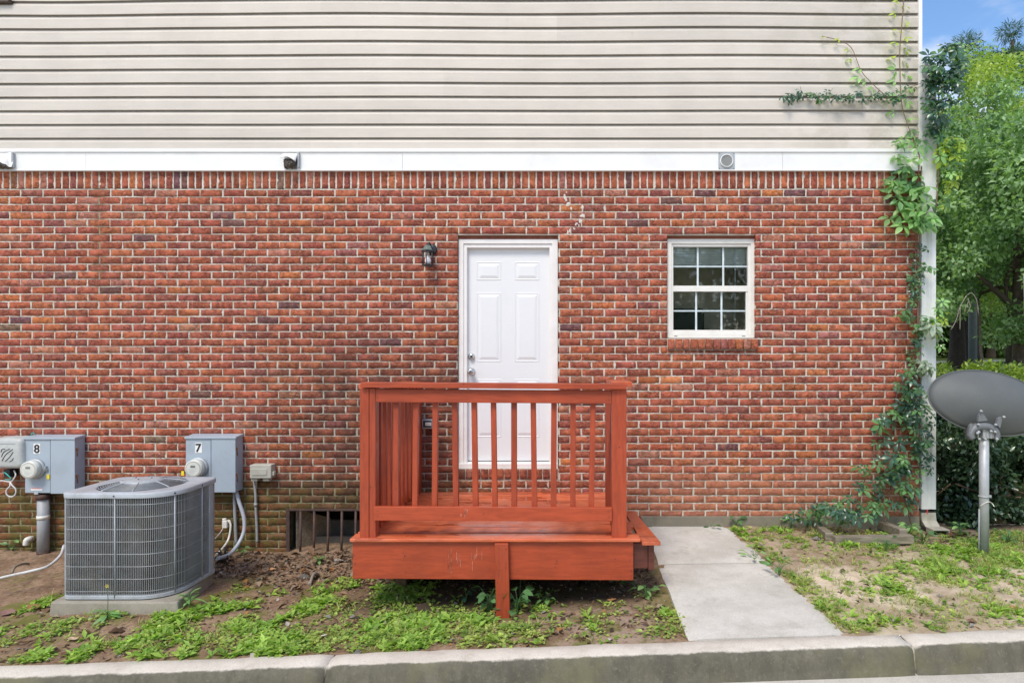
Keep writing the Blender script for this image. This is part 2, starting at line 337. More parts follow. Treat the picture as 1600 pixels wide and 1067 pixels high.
M = dict(
    brick=m_brick(), mortar=m_mortar(), siding=m_siding(),
    fascia=simple('white_aluminium_trim', (.79, .79, .77), .42, 0, .03, 4, (.62, .61, .58), .25, 3, .08, 30),
    paint=simple('white_door_paint', (.74, .75, .76), .42, 0, .02, 3, (.55, .55, .52), .12, 3, .05, 40),
    trim=simple('white_trim_paint', (.78, .76, .74), .5, 0, .04, 5, (.55, .52, .48), .3, 4, .12, 50),
    vinyl=simple('window_vinyl', (.76, .745, .70), .4, 0, .04, 4, (.55, .50, .42), .25, 6, .06, 40),
    muntin=simple('window_grid_bar', (.62, .70, .72), .4),
    grayM=simple('grey_utility_paint', (.37, .435, .50), .38, 0, .05, 5, (.24, .27, .30), .35, 5, .06, 30),
    galv=simple('galvanised_steel', (.42, .44, .45), .5, .25, .12, 14, (.35, .37, .38), .5, 9, .08, 30),
    acM=simple('ac_casing_paint', (.39, .42, .45), .42, 0, .08, 6, (.25, .25, .24), .5, 7, .1, 30),
    acwire=simple('ac_guard_wire', (.37, .39, .41), .45, .3, .1, 10, (.2, .19, .17), .5, 8),
    coil=simple('ac_coil_fins', (.060, .056, .052), .7, .2, .35, 9, (.17, .15, .115), .55, 5, .5, 90, .004),
    dark=simple('dark_void', (.012, .012, .014), .8),
    lint=simple('dryer_lint', (.10, .085, .07), .95, 0, .5, 40, (.25, .23, .2), .5, 25, .9, 60, .01),
    rust=simple('rusty_iron', (.075, .05, .045), .75, .2, .3, 30, (.17, .08, .05), .6, 12, .5, 50),
    rustp=simple('rust_patch', (.22, .08, .03), .8, 0, .3, 60),
    dish=simple('grey_dish_paint', (.098, .106, .105), .6, 0, .04, 3, (.13, .14, .13), .3, 5, .03, 40),
    black=simple('black_metal', (.022, .026, .034), .38, 0, .1, 8, (.06, .065, .06), .4, 20),
    lampg=simple('weathered_lamp_roof', (.13, .17, .14), .4, 0, .2, 40),
    bulb=simple('frosted_bulb', (.78, .78, .8), .25),
    chrome=simple('brushed_nickel', (.62, .61, .60), .22, 1, .04, 30),
    beigeP=simple('beige_plastic', (.45, .44, .38), .5, 0, .06, 8, (.3, .28, .22), .4, 9),
    telbox=simple('pale_grey_plastic', (.47, .49, .48), .5, 0, .06, 8, (.28, .29, .25), .55, 6),
    pvc=simple('white_pvc', (.74, .72, .66), .4, 0, .06, 12, (.4, .36, .26), .5, 16),
    conduit=simple('grey_conduit', (.34, .355, .37), .5, 0, .12, 10, (.22, .2, .15), .5, 10),
    flex=simple('flexible_grey_conduit', (.46, .50, .56), .42, 0, .08, 10, (.3, .28, .22), .4, 10),
    cable=simple('pale_cable', (.60, .60, .60), .45, 0, .08, 12, (.32, .28, .22), .5, 10),
    yellow=simple('yellow_tag', (.85, .68, .03), .5),
    teal=simple('teal_wire', (.04, .42, .36), .5), redw=simple('red_wire', (.5, .16, .13), .5),
    sign=simple('white_sticker', (.82, .82, .80), .5, 0, .03), ink=simple('black_ink', (.012, .014, .018), .5),
    inkr=simple('red_ink', (.6, .07, .06), .5), lcd=simple('dark_display', (.04, .05, .045), .3), face=simple('meter_face', (.62, .63, .58), .45),
    mark=simple('grey_print', (.33, .34, .33), .5),
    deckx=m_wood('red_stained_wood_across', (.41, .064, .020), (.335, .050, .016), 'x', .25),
    deckt=m_wood('red_stained_deck_board', (.58, .125, .045), (.46, .088, .032), 'x', .3, 1, (.66, .25, .15)),  # floor stain lightened to carry the sky's reflection in its colour
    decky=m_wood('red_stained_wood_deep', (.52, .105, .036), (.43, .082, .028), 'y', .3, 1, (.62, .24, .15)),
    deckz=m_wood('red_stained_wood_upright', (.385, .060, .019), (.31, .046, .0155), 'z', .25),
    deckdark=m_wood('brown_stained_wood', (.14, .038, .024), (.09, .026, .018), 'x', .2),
    stub=m_wood('bare_brown_wood', (.15, .075, .04), (.09, .05, .03), 'z', .2),
    timber=m_wood('weathered_grey_timber', (.30, .26, .20), (.17, .145, .105), 'x', .3, 0, (.36, .33, .27)),
    walk=m_concrete('walkway_concrete', (.60, .575, .52), (.49, .465, .41), (.35, .33, .27), .6),
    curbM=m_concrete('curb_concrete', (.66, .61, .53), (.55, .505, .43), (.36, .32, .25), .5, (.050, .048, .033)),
    road=m_concrete('pale_road_concrete', (.56, .52, .45), (.47, .44, .38), (.3, .28, .24), .4),
    padM=m_concrete('pad_concrete', (.36, .33, .27), (.27, .245, .20), (.15, .14, .10), .5),
    foot=m_concrete('footing_concrete', (.27, .24, .18), (.20, .18, .14), (.12, .11, .07), .6),
    block=m_concrete('grey_blockwork', (.16, .15, .13), (.11, .105, .095), (.07, .07, .06), .6),
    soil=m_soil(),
    litter=m_leaf('dry_leaf_litter', (.9, .9, .9), (.7, .7, .7), .8, .05, True, .2),
    weed=m_leaf('weed_leaf', (1.0, 1.0, .95), (.85, .9, .8), .5, .35, True, .35),
    treeleaf=m_leaf('tree_leaf', (1.0, 1.0, .95), (.85, .9, .8), .42, .35, True, .5),
    holly=m_leaf('glossy_hedge_leaf', (.9, .9, .9), (.7, .75, .7), .22, .12, True, .6),
    vdark=m_leaf('dark_creeper_leaf', (.055, .13, .07), (.035, .09, .06), .28, .2, False, .7),
    vmid=m_leaf('green_creeper_leaf', (.13, .27, .095), (.085, .19, .07), .42, .35, False),
    vlite=m_leaf('light_creeper_leaf', (.30, .50, .19), (.20, .38, .13), .45, .4, False),
    vyel=m_leaf('yellow_green_creeper_leaf', (.42, .50, .07), (.30, .42, .06), .5, .45, False),
    vpale=m_leaf('pale_creeper_leaf', (.36, .42, .33), (.26, .34, .24), .3, .3, False),
    stem=simple('vine_stem', (.20, .12, .075), .8, 0, .3, 30), bark=simple('tree_bark', (.105, .078, .058), .95, 0, .35, 14, (.06, .05, .04), .6, 6, 1, 25, .03),
    barkd=simple('dark_bark', (.045, .036, .03), .95, 0, .3, 12, None, 0, 5, 1, 25, .03),
    twig=simple('bare_grey_twig', (.27, .24, .19), .9), polem=simple('grey_pole_paint', (.24, .27, .30), .5),
    roomw=simple('room_wall_paint', (.78, .70, .56), .8), blind=simple('window_blind', (.72, .75, .72), .6), sofa=simple('dark_furniture', (.03, .032, .04), .6),
    soffit=simple('brick_soffit', (.24, .085, .055), .9, 0, .25, 30),
    roof=simple('grey_shingle', (.14, .13, .12), .9, 0, .3, 40), darkbrown=simple('dark_brown_paint', (.085, .06, .045), .6),
)
def m_glass():
    t = NT('window_glass'); t.t.nodes.remove(t.b)
    tr = t.n('ShaderNodeBsdfTransparent'); tr.inputs[0].default_value = (.93, .98, .95, 1)
    gl = t.n('ShaderNodeBsdfGlossy'); gl.inputs['Roughness'].default_value = .02
    fr = t.n('ShaderNodeFresnel'); fr.inputs[0].default_value = 1.8
    ms = t.n('ShaderNodeMixShader'); t.l(fr.outputs[0], ms.inputs[0]); t.l(tr.outputs[0], ms.inputs[1]); t.l(gl.outputs[0], ms.inputs[2]); t.l(ms.outputs[0], t.out.inputs[0])
    return t.m
M['glass'] = m_glass()

# ------------------------------------------------------------------ terrain
wxs = np.array([-9, -5.2, -2.6, -1.4, .60, .74, 1.0, 2.5, 3.3, 6]); wzs = np.array([-.11, -.08, -.10, -.07, .02, .11, .14, .13, .09, .07])
cxs = np.array([-9, -3.38, -2.77, -1.38, -.31, 2.08, 2.77, 8]); czs = np.array([-.26, -.14, -.12, -.07, -.03, .054, .08, .25])
def curb_z(x): return np.interp(x, cxs, czs)
def ground_z(x, y):
    x = np.asarray(x, float); y = np.asarray(y, float)
    zw = np.interp(x, wxs, wzs); zc = curb_z(x)-.006
    t = np.clip((y-3.81)/(D0-3.81), 0, 1); z = zc*(1-t)+zw*t
    z = z-.05*np.exp(-((x+.4)/.9)**2-((y-4.5)/.35)**2)+.050*np.exp(-((x+3.2)/.8)**2-((y-4.55)/.38)**2)
    b = np.clip((y-6.3)/10, 0, 1); rise = smooth(0, 1, b)*1.28
    return z+rise+smooth(17, 60, y)*.5
def n2(x, y, s, seed=0):
    """cheap value noise"""
    x = np.asarray(x)*s+seed*17.3; y = np.asarray(y)*s+seed*9.1
    xi = np.floor(x).astype(int); yi = np.floor(y).astype(int); xf = x-xi; yf = y-yi
    def h(a, b):
        n = (a*374761393+b*668265263+seed*1442695) & 0x7fffffff; n = ((n ^ (n >> 13))*1274126177) & 0x7fffffff; return ((n ^ (n >> 16)) & 0xffff)/65535.
    u = xf*xf*(3-2*xf); v = yf*yf*(3-2*yf)
    return (h(xi, yi)*(1-u)+h(xi+1, yi)*u)*(1-v)+(h(xi, yi+1)*(1-u)+h(xi+1, yi+1)*u)*v
def fbm(x, y, s, seed=0, o=4):
    r = 0; a = .5
    for i in range(o): r = r+a*n2(x, y, s*2**i, seed+i); a *= .5
    return r/(1-.5**o)
def soil_z(x, y):
    z = ground_z(x, y); e = smooth(3.81, 3.9, y); z = z-.07*smooth(.79, .86, x)*(1-smooth(-.09, -.03, x-np.interp(y, [3.81, 5.0, 5.9], [1.70, 1.626, 1.518])))
    return z+e*((fbm(x, y, 3, 3)-.5)*.035+(fbm(x, y, 22, 5)-.5)*.018)
def grid(name, xs, ys, zf, mat, skip=None):
    gx, gy = np.meshgrid(xs, ys); gz = zf(gx, gy); V = np.stack([gx.ravel(), gy.ravel(), gz.ravel()], 1)
    nx, ny = len(xs), len(ys); i, j = np.meshgrid(np.arange(nx-1), np.arange(ny-1)); a = (j*nx+i).ravel()
    F = np.stack([a, a+1, a+nx+1, a+nx], 1)
    if skip is not None:
        cx = V[F].mean(1); F = F[~skip(cx[:, 0], cx[:, 1])]
    return link(name, mesh_np(name, V, F, None, True), mat)
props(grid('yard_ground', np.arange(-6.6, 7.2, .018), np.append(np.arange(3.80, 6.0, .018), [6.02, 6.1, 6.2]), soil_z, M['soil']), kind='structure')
far_x = np.unique(np.round(np.concatenate([np.linspace(-300, -40, 14), np.linspace(-40, -6.6, 18), np.linspace(-6.6, 7.2, 20), np.linspace(7.2, 40, 40), np.linspace(40, 300, 14)]), 4))
far_y = np.unique(np.round(np.concatenate([np.linspace(3.80, 6.2, 6), np.linspace(6.2, 30, 60), np.linspace(30, 80, 20), np.linspace(80, 600, 14)]), 4))
XB0, XB1 = far_x[np.argmin(abs(far_x+6.6))], far_x[np.argmin(abs(far_x-7.2))]
terr = props(grid('terrain', far_x, far_y, lambda x, y: ground_z(x, y)+(fbm(x, y, .5, 9)-.5)*.12*smooth(6.5, 9, y), M['soil'],
     lambda x, y: (x > -6.6) & (x < 7.2) & (y < 6.2)), kind='structure')
def road_z(x, y): return np.interp(x, cxs, czs)*smooth(-6, 3.6, y)-.155+0*y
props(grid('road', np.unique(np.concatenate([np.linspace(-300, -12, 12), np.linspace(-12, 12, 60), np.linspace(12, 300, 12)])),
     np.concatenate([np.linspace(-300, -8, 12), np.linspace(-7, 3.66, 20)]), road_z, M['road']), kind='structure')
# far lane seen between the trunks on the right
lane = MB()
lp = [(7, 24.5), (12, 25.5), (18, 28.5), (26, 33.5), (40, 41)]
for (x0, y0), (x1, y1) in zip(lp[:-1], lp[1:]):
    q = [(x0, y0), (x1, y1), (x1, y1+3.6), (x0, y0+3.6)]
    lane.add([(a, b, float(ground_z(a, b))+.07) for a, b in q], [(0, 1, 2, 3)])
o = lane.build('lane', M['walk'], loc=(0, 0, 0)); props(o, kind='structure')

# ------------------------------------------------------------------ curb and walkway
curb = empty('curb', (0, 3.72, 0), kind='structure')
def curb_seg(xa, xb):
    mb = MB(); n = max(2, int((xb-xa)/.08)); ring = [(3.50, -.26), (3.612, -.15), (3.618, -.10), (3.632, -.045), (3.642, -.02), (3.655, -.007), (3.675, -.001), (3.74, 0), (3.80, -.001), (3.812, -.012), (3.815, -.26)]
    vs_, fs = [], []; m = len(ring)
    for i in range(n+1):
        x = xa+(xb-xa)*i/n; z = float(curb_z(x)); e = .006 if i in (0, n) else 0
        for k, (y, dz) in enumerate(ring):
            jit = (n2(x, y, 9, 4)-.5)*.006+(n2(x, y+dz, 31, 6)-.5)*.004
            vs_.append((x+(n2(y*9, dz*9, 5, 2)-.5)*.018*(i in (0, n)), y+jit+(e if k < 7 else 0), z+dz+jit-(e if 2 < k < 10 else 0)))
    for i in range(n):
        for k in range(m): fs.append((i*m+k, i*m+(k+1) % m, (i+1)*m+(k+1) % m, (i+1)*m+k))
    fs += [tuple(range(m)), tuple(range(n*m, n*m+m))]
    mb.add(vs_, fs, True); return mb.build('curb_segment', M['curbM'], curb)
cuts = [-9.5, -4.4, X(511, 3.68), X(1420, 3.7), 5.4, 9.5]
for a, b in zip(cuts[:-1], cuts[1:]): curb_seg(a+.006, b-.006)

walk = empty('walkway', (1.2, 4.9, 0), kind='structure')
wl = lambda y: np.interp(y, [3.81, 5.0, 5.9], [.752, .748, .775]); wr = lambda y: np.interp(y, [3.81, 5.0, 5.9], [1.70, 1.626, 1.518])
wz = lambda x, y: np.interp(y, [3.81, 5.0, 5.9], [.017, .085, .15])+(x-.75)*.03*np.interp(y, [3.81, 5.9], [1, 0])
for ya, yb in ((3.818, 4.992), (5.006, 5.885)):
    mb = MB(); nx, ny = 12, 14; vs_, fs = [], []
    for j in range(ny+1):
        for i in range(nx+1):
            y = ya+(yb-ya)*j/ny; x = wl(y)+(wr(y)-wl(y))*i/nx
            ed = (.006 if j in (0, ny) else 0)+(.01 if i in (0, nx) else 0)
            xx = x+(n2(y, i, 14, 3)-.5)*.014*(i in (0, nx))
            vs_.append((xx, y, float(wz(x, y))-ed))
    W = nx+1
    for j in range(ny):
        for i in range(nx): a = j*W+i; fs.append((a, a+1, a+W+1, a+W))
    ring = [i for i in range(W)]+[j*W+nx for j in range(1, ny+1)]+[ny*W+i for i in range(nx-1, -1, -1)]+[j*W for j in range(ny-1, 0, -1)]
    b0 = len(vs_); vs_ += [(vs_[r][0], vs_[r][1], vs_[r][2]-.16) for r in ring]
    for k in range(len(ring)): k2 = (k+1) % len(ring); fs.append((ring[k2], ring[k], b0+k, b0+k2))
    mb.add(vs_, fs); mb.build('concrete_slab', M['walk'], walk)

# ------------------------------------------------------------------ house
XL, XR = -6.1, X(1436)
ZTOP = 5.75
house = empty('townhouse', (0, D0, 0), 'two-storey townhouse wall of red brick below beige horizontal siding, with white door and window', 'house')
rows_top = lambda k: 297+11.66*k
OPEN = [(714.5, 873, 367, 748), (1042, 1181.5, 367, 547), (447, 640, 796.2, 900), (1275, 1346, 798, 900)]
# mortar body, with openings cut out
ZB = -.55
mxs = sorted({XL, XR} | {X(v) for o_ in OPEN for v in o_[:2]}); mzs = sorted({ZB, Z(262)} | {Z(v) for o_ in OPEN for v in o_[2:]})
def in_open(cx, cz):
    for a, b, c, d in OPEN:
        if X(a) < cx < X(b) and Z(d) < cz < Z(c): return True
    return False
mb = MB(); cell = {}
for i in range(len(mxs)-1):
    for j in range(len(mzs)-1): cell[i, j] = not in_open((mxs[i]+mxs[i+1])/2, (mzs[j]+mzs[j+1])/2)
YF, YBK = D0+.0065, D0+.16
for (i, j), s in cell.items():
    if not s: continue
    x0, x1, z0, z1 = mxs[i], mxs[i+1], mzs[j], mzs[j+1]
    mb.add([(x0, YF, z0), (x1, YF, z0), (x1, YF, z1), (x0, YF, z1)], [(0, 1, 2, 3)])
    mb.add([(x0, YBK, z0), (x1, YBK, z0), (x1, YBK, z1), (x0, YBK, z1)], [(3, 2, 1, 0)])
    for di, dj, q in ((-1, 0, [(x0, YF, z0), (x0, YF, z1), (x0, YBK, z1), (x0, YBK, z0)]), (1, 0, [(x1, YF, z0), (x1, YBK, z0), (x1, YBK, z1), (x1, YF, z1)]),
                      (0, -1, [(x0, YF, z0), (x0, YBK, z0), (x1, YBK, z0), (x1, YF, z0)]), (0, 1, [(x0, YF, z1), (x1, YF, z1), (x1, YBK, z1), (x0, YBK, z1)])):
        if not cell.get((i+di, j+dj), False): mb.add(q, [(0, 1, 2, 3)])
wall = mb.build('brick_wall', M['mortar'], house, fixn=False)
WO = np.array(wloc(wall))
def brick_mesh(x0, x1, z0, z1, dep=.105, nx=6, nz=3, yf=D0, rot=False):
    """irregular brick: front grid plus sides; returns V,F (quads)"""
    us = np.linspace(0, 1, nx); vs_ = np.linspace(0, 1, nz)
    U, W_ = np.meshgrid(us, vs_); jx = rng.normal(0, .0016, U.shape); jz = rng.normal(0, .0011, U.shape)
    tilt = rng.normal(0, .0009, 3)
    xx = x0+(x1-x0)*U+jx; zz = z0+(z1-z0)*W_+jz
    edge = (U == 0) | (U == 1) | (W_ == 0) | (W_ == 1)
    yy = yf+np.clip(rng.normal(0, .0011, U.shape)+edge*.0006+tilt[0]+tilt[1]*(U-.5)*2+tilt[2]*(W_-.5)*2, -.004, .0026)
    front = np.stack([xx, yy, zz], -1).reshape(-1, 3)
    F = [(j*nx+i, j*nx+i+1, (j+1)*nx+i+1, (j+1)*nx+i) for j in range(nz-1) for i in range(nx-1)]
    ring = [i for i in range(nx)]+[j*nx+nx-1 for j in range(1, nz)]+[(nz-1)*nx+i for i in range(nx-2, -1, -1)]+[j*nx for j in range(nz-2, 0, -1)]
    b1 = front[ring].copy(); b1[:, 1] += .0025
    g = np.array([(x0+x1)/2, 0, (z0+z1)/2]); b1[:, 0] += np.sign(b1[:, 0]-g[0])*.0015; b1[:, 2] += np.sign(b1[:, 2]-g[2])*.0010
    b2 = b1.copy(); b2[:, 1] = yf+dep
    V = np.concatenate([front, b1, b2]); n = len(ring); o1 = len(front); o2 = o1+n
    for k in range(n):
        k2 = (k+1) % n
        F += [(ring[k2], ring[k], o1+k, o1+k2), (o1+k2, o1+k, o2+k, o2+k2)]
    return V, np.array(F)
PAL = [((.345, .092, .052), .31), ((.31, .082, .050), .30), ((.275, .075, .049), .17), ((.385, .110, .058), .13), ((.43, .135, .055), .018),
       ((.235, .072, .058), .06), ((.15, .066, .065), .014), ((.36, .135, .095), .06), ((.20, .12, .08), .004)]
pw = np.array([p[1] for p in PAL])
def brick_col(x, z, xr=0):
    f = float(fbm(x, z, .9, 21, 3)); wgt = pw.copy()
    if f > .56: wgt[[1, 2, 5, 6]] *= 1.8
    if f < .42: wgt[[3, 4, 7]] *= 2.0
    c = np.array(PAL[rng.choice(len(PAL), p=wgt/wgt.sum())][0])
    return np.clip(c*np.array([1.13, 1.20, 1.14])*rng.normal(1, .05)*np.array([1, rng.normal(1, .05), rng.normal(1, .08)]), .02, .8)
def emit(Vl, Fl, Cl, V, F, c):
    o_ = sum(len(v) for v in Vl); Vl.append(V); Fl.append(F+o_); Cl.append(np.tile(c, (len(V), 1)))
def solo(name, V, F, c, par, lab=None):
    ctr = V.mean(0); o_ = link(name, mesh_np(name, V-ctr, F, np.tile(c, (len(V), 1))), M['brick'], par, tuple(ctr-np.array(wloc(par))))
    if lab: o_['label'] = lab
    return o_
BV, BF, BC = [], [], []; VJ = []; SJ = []
nsolo = 0
JP = 35.08; J0 = 382.7
for k in range(0, 53):
    zt = Z(rows_top(k)); zb = zt-10.0/168
    drift = (rng.normal(0, .6))
    off = J0+(0 if k % 2 == 0 else JP/2)+drift
    n0 = int((-20-160-off)//JP); x_ = off+JP*n0
    while x_ < 1436:
        jit = rng.normal(0, .5); a = x_+1.3+rng.normal(0, .3); b = x_+JP-1.3+jit*.5; x_ += JP
        segs = [(a, min(b, 1436))]
        yt, yb_ = rows_top(k)+1, rows_top(k)+9
        for oa, ob, oc, od in OPEN:
            if yb_ > oc and yt < od:
                ns = []
                for s0, s1 in segs:
                    if s1 <= oa or s0 >= ob: ns.append((s0, s1)); continue
                    if s0 < oa: ns.append((s0, oa))
                    if s1 > ob: ns.append((ob, s1))
                segs = ns
        if k >= 44 and x_ > 985: continue
        for s0, s1 in segs:
            if s1-s0 < 4.5 or X(s1) < XL: continue
            if s0 > -100 and s0 == a: VJ.append((k, s0-1.5, rows_top(k)))
            xa, xb = X(max(s0, -140)), X(s1); big = s1-s0 > 20
            dz = rng.normal(0, .0012)
            V, F = brick_mesh(xa, xb, zb+dz, zt+dz, nx=6 if big else 4)
            c = brick_col((xa+xb)/2, zb)
            if nsolo < 296 and k < 8 and s1 > 2 and s0 < 1405: solo('brick', V, F, c, wall); nsolo += 1
            else: emit(BV, BF, BC, V, F, c)
bw = link('brickwork', mesh_np('brickwork', np.concatenate(BV)-WO, np.concatenate(BF), np.concatenate(BC)), M['brick'], wall, (0, 0, 0)); bw['kind'] = 'stuff'
# soldier course
x_ = -6-11.6*9; xi = 0
while x_ < 1432:
    wd = 8.7+rng.normal(0, .35)
    V, F = brick_mesh(X(x_), X(x_+wd), Z(294.5+rng.normal(0, .3)), Z(262), nx=4, nz=6)
    solo('soldier_brick', V, F, brick_col(X(x_), 3.3), wall); x_ += 11.58; SJ.append(x_-1.4)
# window sill (rowlock, projecting and tipped) and door sill
for i in range(12):
    a = 1043.6+i*11.75
    V, F = brick_mesh(X(a), X(a+9.6), Z(545.5), Z(530), dep=.12, nx=4, nz=4, yf=D0-.025); V[:, 1] += (Z(530)-V[:, 2])*-.12
    solo('sill_brick', V, F, brick_col(9, i)*1.02, wall)
for i in range(13):
    a = 716+i*12.05
    V, F = brick_mesh(X(a), X(a+10), Z(747), Z(733), dep=.12, nx=4, nz=4, yf=D0-.012)
    solo('threshold_brick', V, F, brick_col(9, i+30)*np.array([.9, .95, 1]), wall)
for i, (a, b) in enumerate(((1043, 1068), (1070, 1099), (1101.5, 1131), (1133.5, 1163), (1165.5, 1184))):
    V, F = brick_mesh(X(a), X(b), Z(551.6), Z(547.8), nx=4, nz=3); solo('brick', V, F, brick_col(3, i), wall)
for a, b, z0, z1 in ((1041.5, 1186, 553, 547), (714, 874, 752, 748.5)):
    m_ = MB().box(X(a)+.01, X(b)-.01, D0+.004, D0+.1, Z(z0), Z(z1)).build('mortar_bed', M['mortar'], wall)
m_ = MB().box(X(1042.5), X(1181), D0+.004, D0+.1, Z(546.5), Z(528.5)).build('mortar_bed', M['mortar'], wall)
m_ = MB().box(X(715), X(872.5), D0+.004, D0+.1, Z(749), Z(732.5)).build('mortar_bed', M['mortar'], wall)
MB().box(X(984), XR, D0-.012, D0+.2, -.4, Z(806)).build('concrete_footing', M['foot'], wall, .006)
# ragged mortar joints that lap over the brick edges
JV, JF = [], []; jn = 0
def joint(path, hw, horiz):
    """path: list of (x,z) centre points; ragged ribbon"""
    global jn
    n = len(path); P_ = np.array(path); offs = [-(hw+.0012), -hw*.55, hw*.55, hw+.0012]
    for k, o_ in enumerate(offs):
        edge = k in (0, 3); oo = o_+rng.normal(0, .0013, n)*(1 if edge else .4)
        y = D0+(rng.uniform(-.0010, .0060, n) if edge else .0022+rng.normal(0, .0007, n))
        JV.append(np.stack([P_[:, 0]+(0 if horiz else oo), y, P_[:, 1]+(oo if horiz else 0)], 1))
    i = np.arange(n-1)
    for k in range(3): a = jn+k*n+i; JF.append(np.stack([a, a+1, a+n+1, a+n], 1))
    jn += 4*n
def clear_spans(py, lo=-100, hi=1434):
    sp = [(lo, hi)]
    for oa, ob, oc, od in OPEN:
        if oc-2 < py < od+2: sp = [q for a_, b_ in sp for q in (((a_, b_),) if (b_ < oa or a_ > ob) else ((a_, oa+.6), (ob-.6, b_))) if q[1]-q[0] > 3]
    return sp
for k in range(0, 50):
    py = rows_top(k)-.9
    for a_, b_ in clear_spans(py):
        if k >= 44 and b_ > 984: b_ = 984
        if b_-a_ < 3: continue
        xs_ = np.arange(a_, b_, 2.1); wv = rng.normal(0, .25)+.25*np.sin(xs_*.05+k)
        joint([(X(px), Z(py+wv_*.6)) for px, wv_ in zip(xs_, wv)], .0043, True)
for k, px, py in VJ:
    joint([(X(px+rng.normal(0, .15)), Z(py+q)) for q in np.linspace(-.4, 9.6, 6)], .0066, False)
for px in SJ: joint([(X(px+rng.normal(0, .12)), Z(q)) for q in np.linspace(268, 294.5, 11)], .0070, False)
mj = link('mortar_joint', mesh_np('mortar_joint', np.concatenate(JV)-WO, np.concatenate(JF)), M['mortar'], wall, (0, 0, 0)); mj['kind'] = 'stuff'
# mortar smears: soldier joints, a repaired step crack, odd blobs
SV, SF, nv = [], [], 0
def smear(cx, cz, rx, rz):
    global nv
    n = 10; a = np.linspace(0, 2*math.pi, n, endpoint=False); r = rng.uniform(.55, 1.15, n)
    xs, zs = cx+np.cos(a)*rx*r, cz+np.sin(a)*rz*r
    V = [(cx, D0-.0045, cz)]+[(x, D0+.003, z) for x, z in zip(xs, zs)]
    SV.extend(V); SF.extend([(nv, nv+1+(k+1) % n, nv+1+k) for k in range(n)]); nv += len(V)
for i in range(95):
    px = -6+11.58*rng.integers(0, 123)-1.2; smear(X(px)+rng.normal(0, .003), Z(rng.uniform(272, 293)), rng.uniform(.006, .014), rng.uniform(.015, .045))
for px, py in ((884, 302), (883, 311), (888, 318), (893, 325), (910, 326), (909, 336), (907, 345), (912, 338), (901, 352), (897, 357), (888, 361), (906, 352)):
    for q in range(2): smear(X(px+rng.normal(0, 1.5)), Z(py+rng.normal(0, 1.5)), rng.uniform(.012, .024), rng.uniform(.014, .03))
for i in range(90):
    k = rng.integers(0, 30); n = rng.integers(-4, 30); px = J0+(JP/2 if k % 2 else 0)+JP*n; py = rows_top(k)+5
    if any(a-3 < px < b+3 and c < py < d for a, b, c, d in OPEN) or px < -60 or px > 1420: continue
    smear(X(px), Z(py), rng.uniform(.006, .011), rng.uniform(.014, .030))
sm_ = link('mortar_smear', mesh_np('mortar_smear', np.array(SV)-WO, np.array(SF)), M['sign'] if 0 else simple('white_mortar_smear', (.60, .56, .50), .95, 0, .15, 60, None, 0, 5, .6, 120, .003), wall, (0, 0, 0)); sm_['kind'] = 'stuff'

# siding
siding = MB().box(XL, XR, D0+.03, D0+.14, Z(262)+.002, ZTOP+.1).build('siding', M['siding'], house)
LAP = 21.62/168; z_s = Z(236)
def sag(x, z):
    r = (z-z_s)/(1.3); return -.024*np.clip(r, 0, 1.4)*(1-smooth(-4.95, -3.4, x))+.006*np.sin(x*1.9+z*1.1)*np.clip(r, 0, 1)
def siding_panel(xa, xb, k, laps=2):
    """two laps of dutch-lap sheet; open hollow below each butt"""
    zb = z_s+LAP*(k)-.009; prof = []
    for l_ in range(laps):
        b = zb+l_*LAP
        prof += [(-.006, b+.006), (-.006, b+.001), (-.010, b), (-.0125, b+.002), (-.0125, b+LAP*.66), (-.006, b+LAP*.70), (.006, b+LAP*.90), (.0165, b+LAP*1.02), (.0175, b+LAP+.03)]
    n = max(2, int((xb-xa)/.12)); vs_, fs = [], []; m = len(prof)
    for i in range(n+1):
        x = xa+(xb-xa)*i/n
        for y, z in prof: vs_.append((x, D0+y, z+float(sag(x, z))))
    for i in range(n):
        for q in range(m-1):
            if q % 9 == 8: continue
            fs.append((i*m+q, (i+1)*m+q, (i+1)*m+q+1, i*m+q+1))
    mb_ = MB(); mb_.add(vs_, fs); return mb_.build('siding_panel', M['siding'], siding, fixn=False)
seams = {0: [486, 1097, 1660], 1: [208, 905, 1500], 2: [93, 693, 1280], 3: [365, 985, 1600], 4: [290, 870, 1390], 5: [502, 1130, 1700], 6: [60, 640, 1215]}
kk = 0; rowi = 0
while z_s+LAP*kk < ZTOP+.05:
    xs = [XL]+[X(s) for s in seams[rowi % 7] if s < 1425]+[XR-.012]
    for a, b in zip(xs[:-1], xs[1:]): siding_panel(a, b+.0, kk)
    kk += 2; rowi += 1
MB().box(XR-.012, XR+.022, D0-.018, D0+.1, z_s-.01, ZTOP).build('corner_trim', M['fascia'], siding, .003)
# fascia band in lengths
fasc = empty('fascia_band', (0, -.02, 0)); fasc.parent = house
fx = [XL, X(138), X(630), X(1221), XR+.022]
for a, b in zip(fx[:-1], fx[1:]):
    mbf = MB()
    prof = [(D0+.03, Z(268.5)), (D0-.035, Z(268.5)), (D0-.035, Z(267)), (D0-.030, Z(266.5)), (D0-.030, Z(243)), (D0-.034, Z(242.3)), (D0-.034, Z(241)), (D0-.012, Z(240.6)), (D0+.03, Z(240.6))]
    mbf.prism(prof, a+.0012, b-.0012, lambda p, q, h: (h, p, q)); mbf.build('fascia_board', M['fascia'], fasc)
MB().box(XL, XR+.022, D0-.038, D0+.03, Z(239.8), Z(234.5)).build('starter_strip', M['fascia'], fasc, .002)
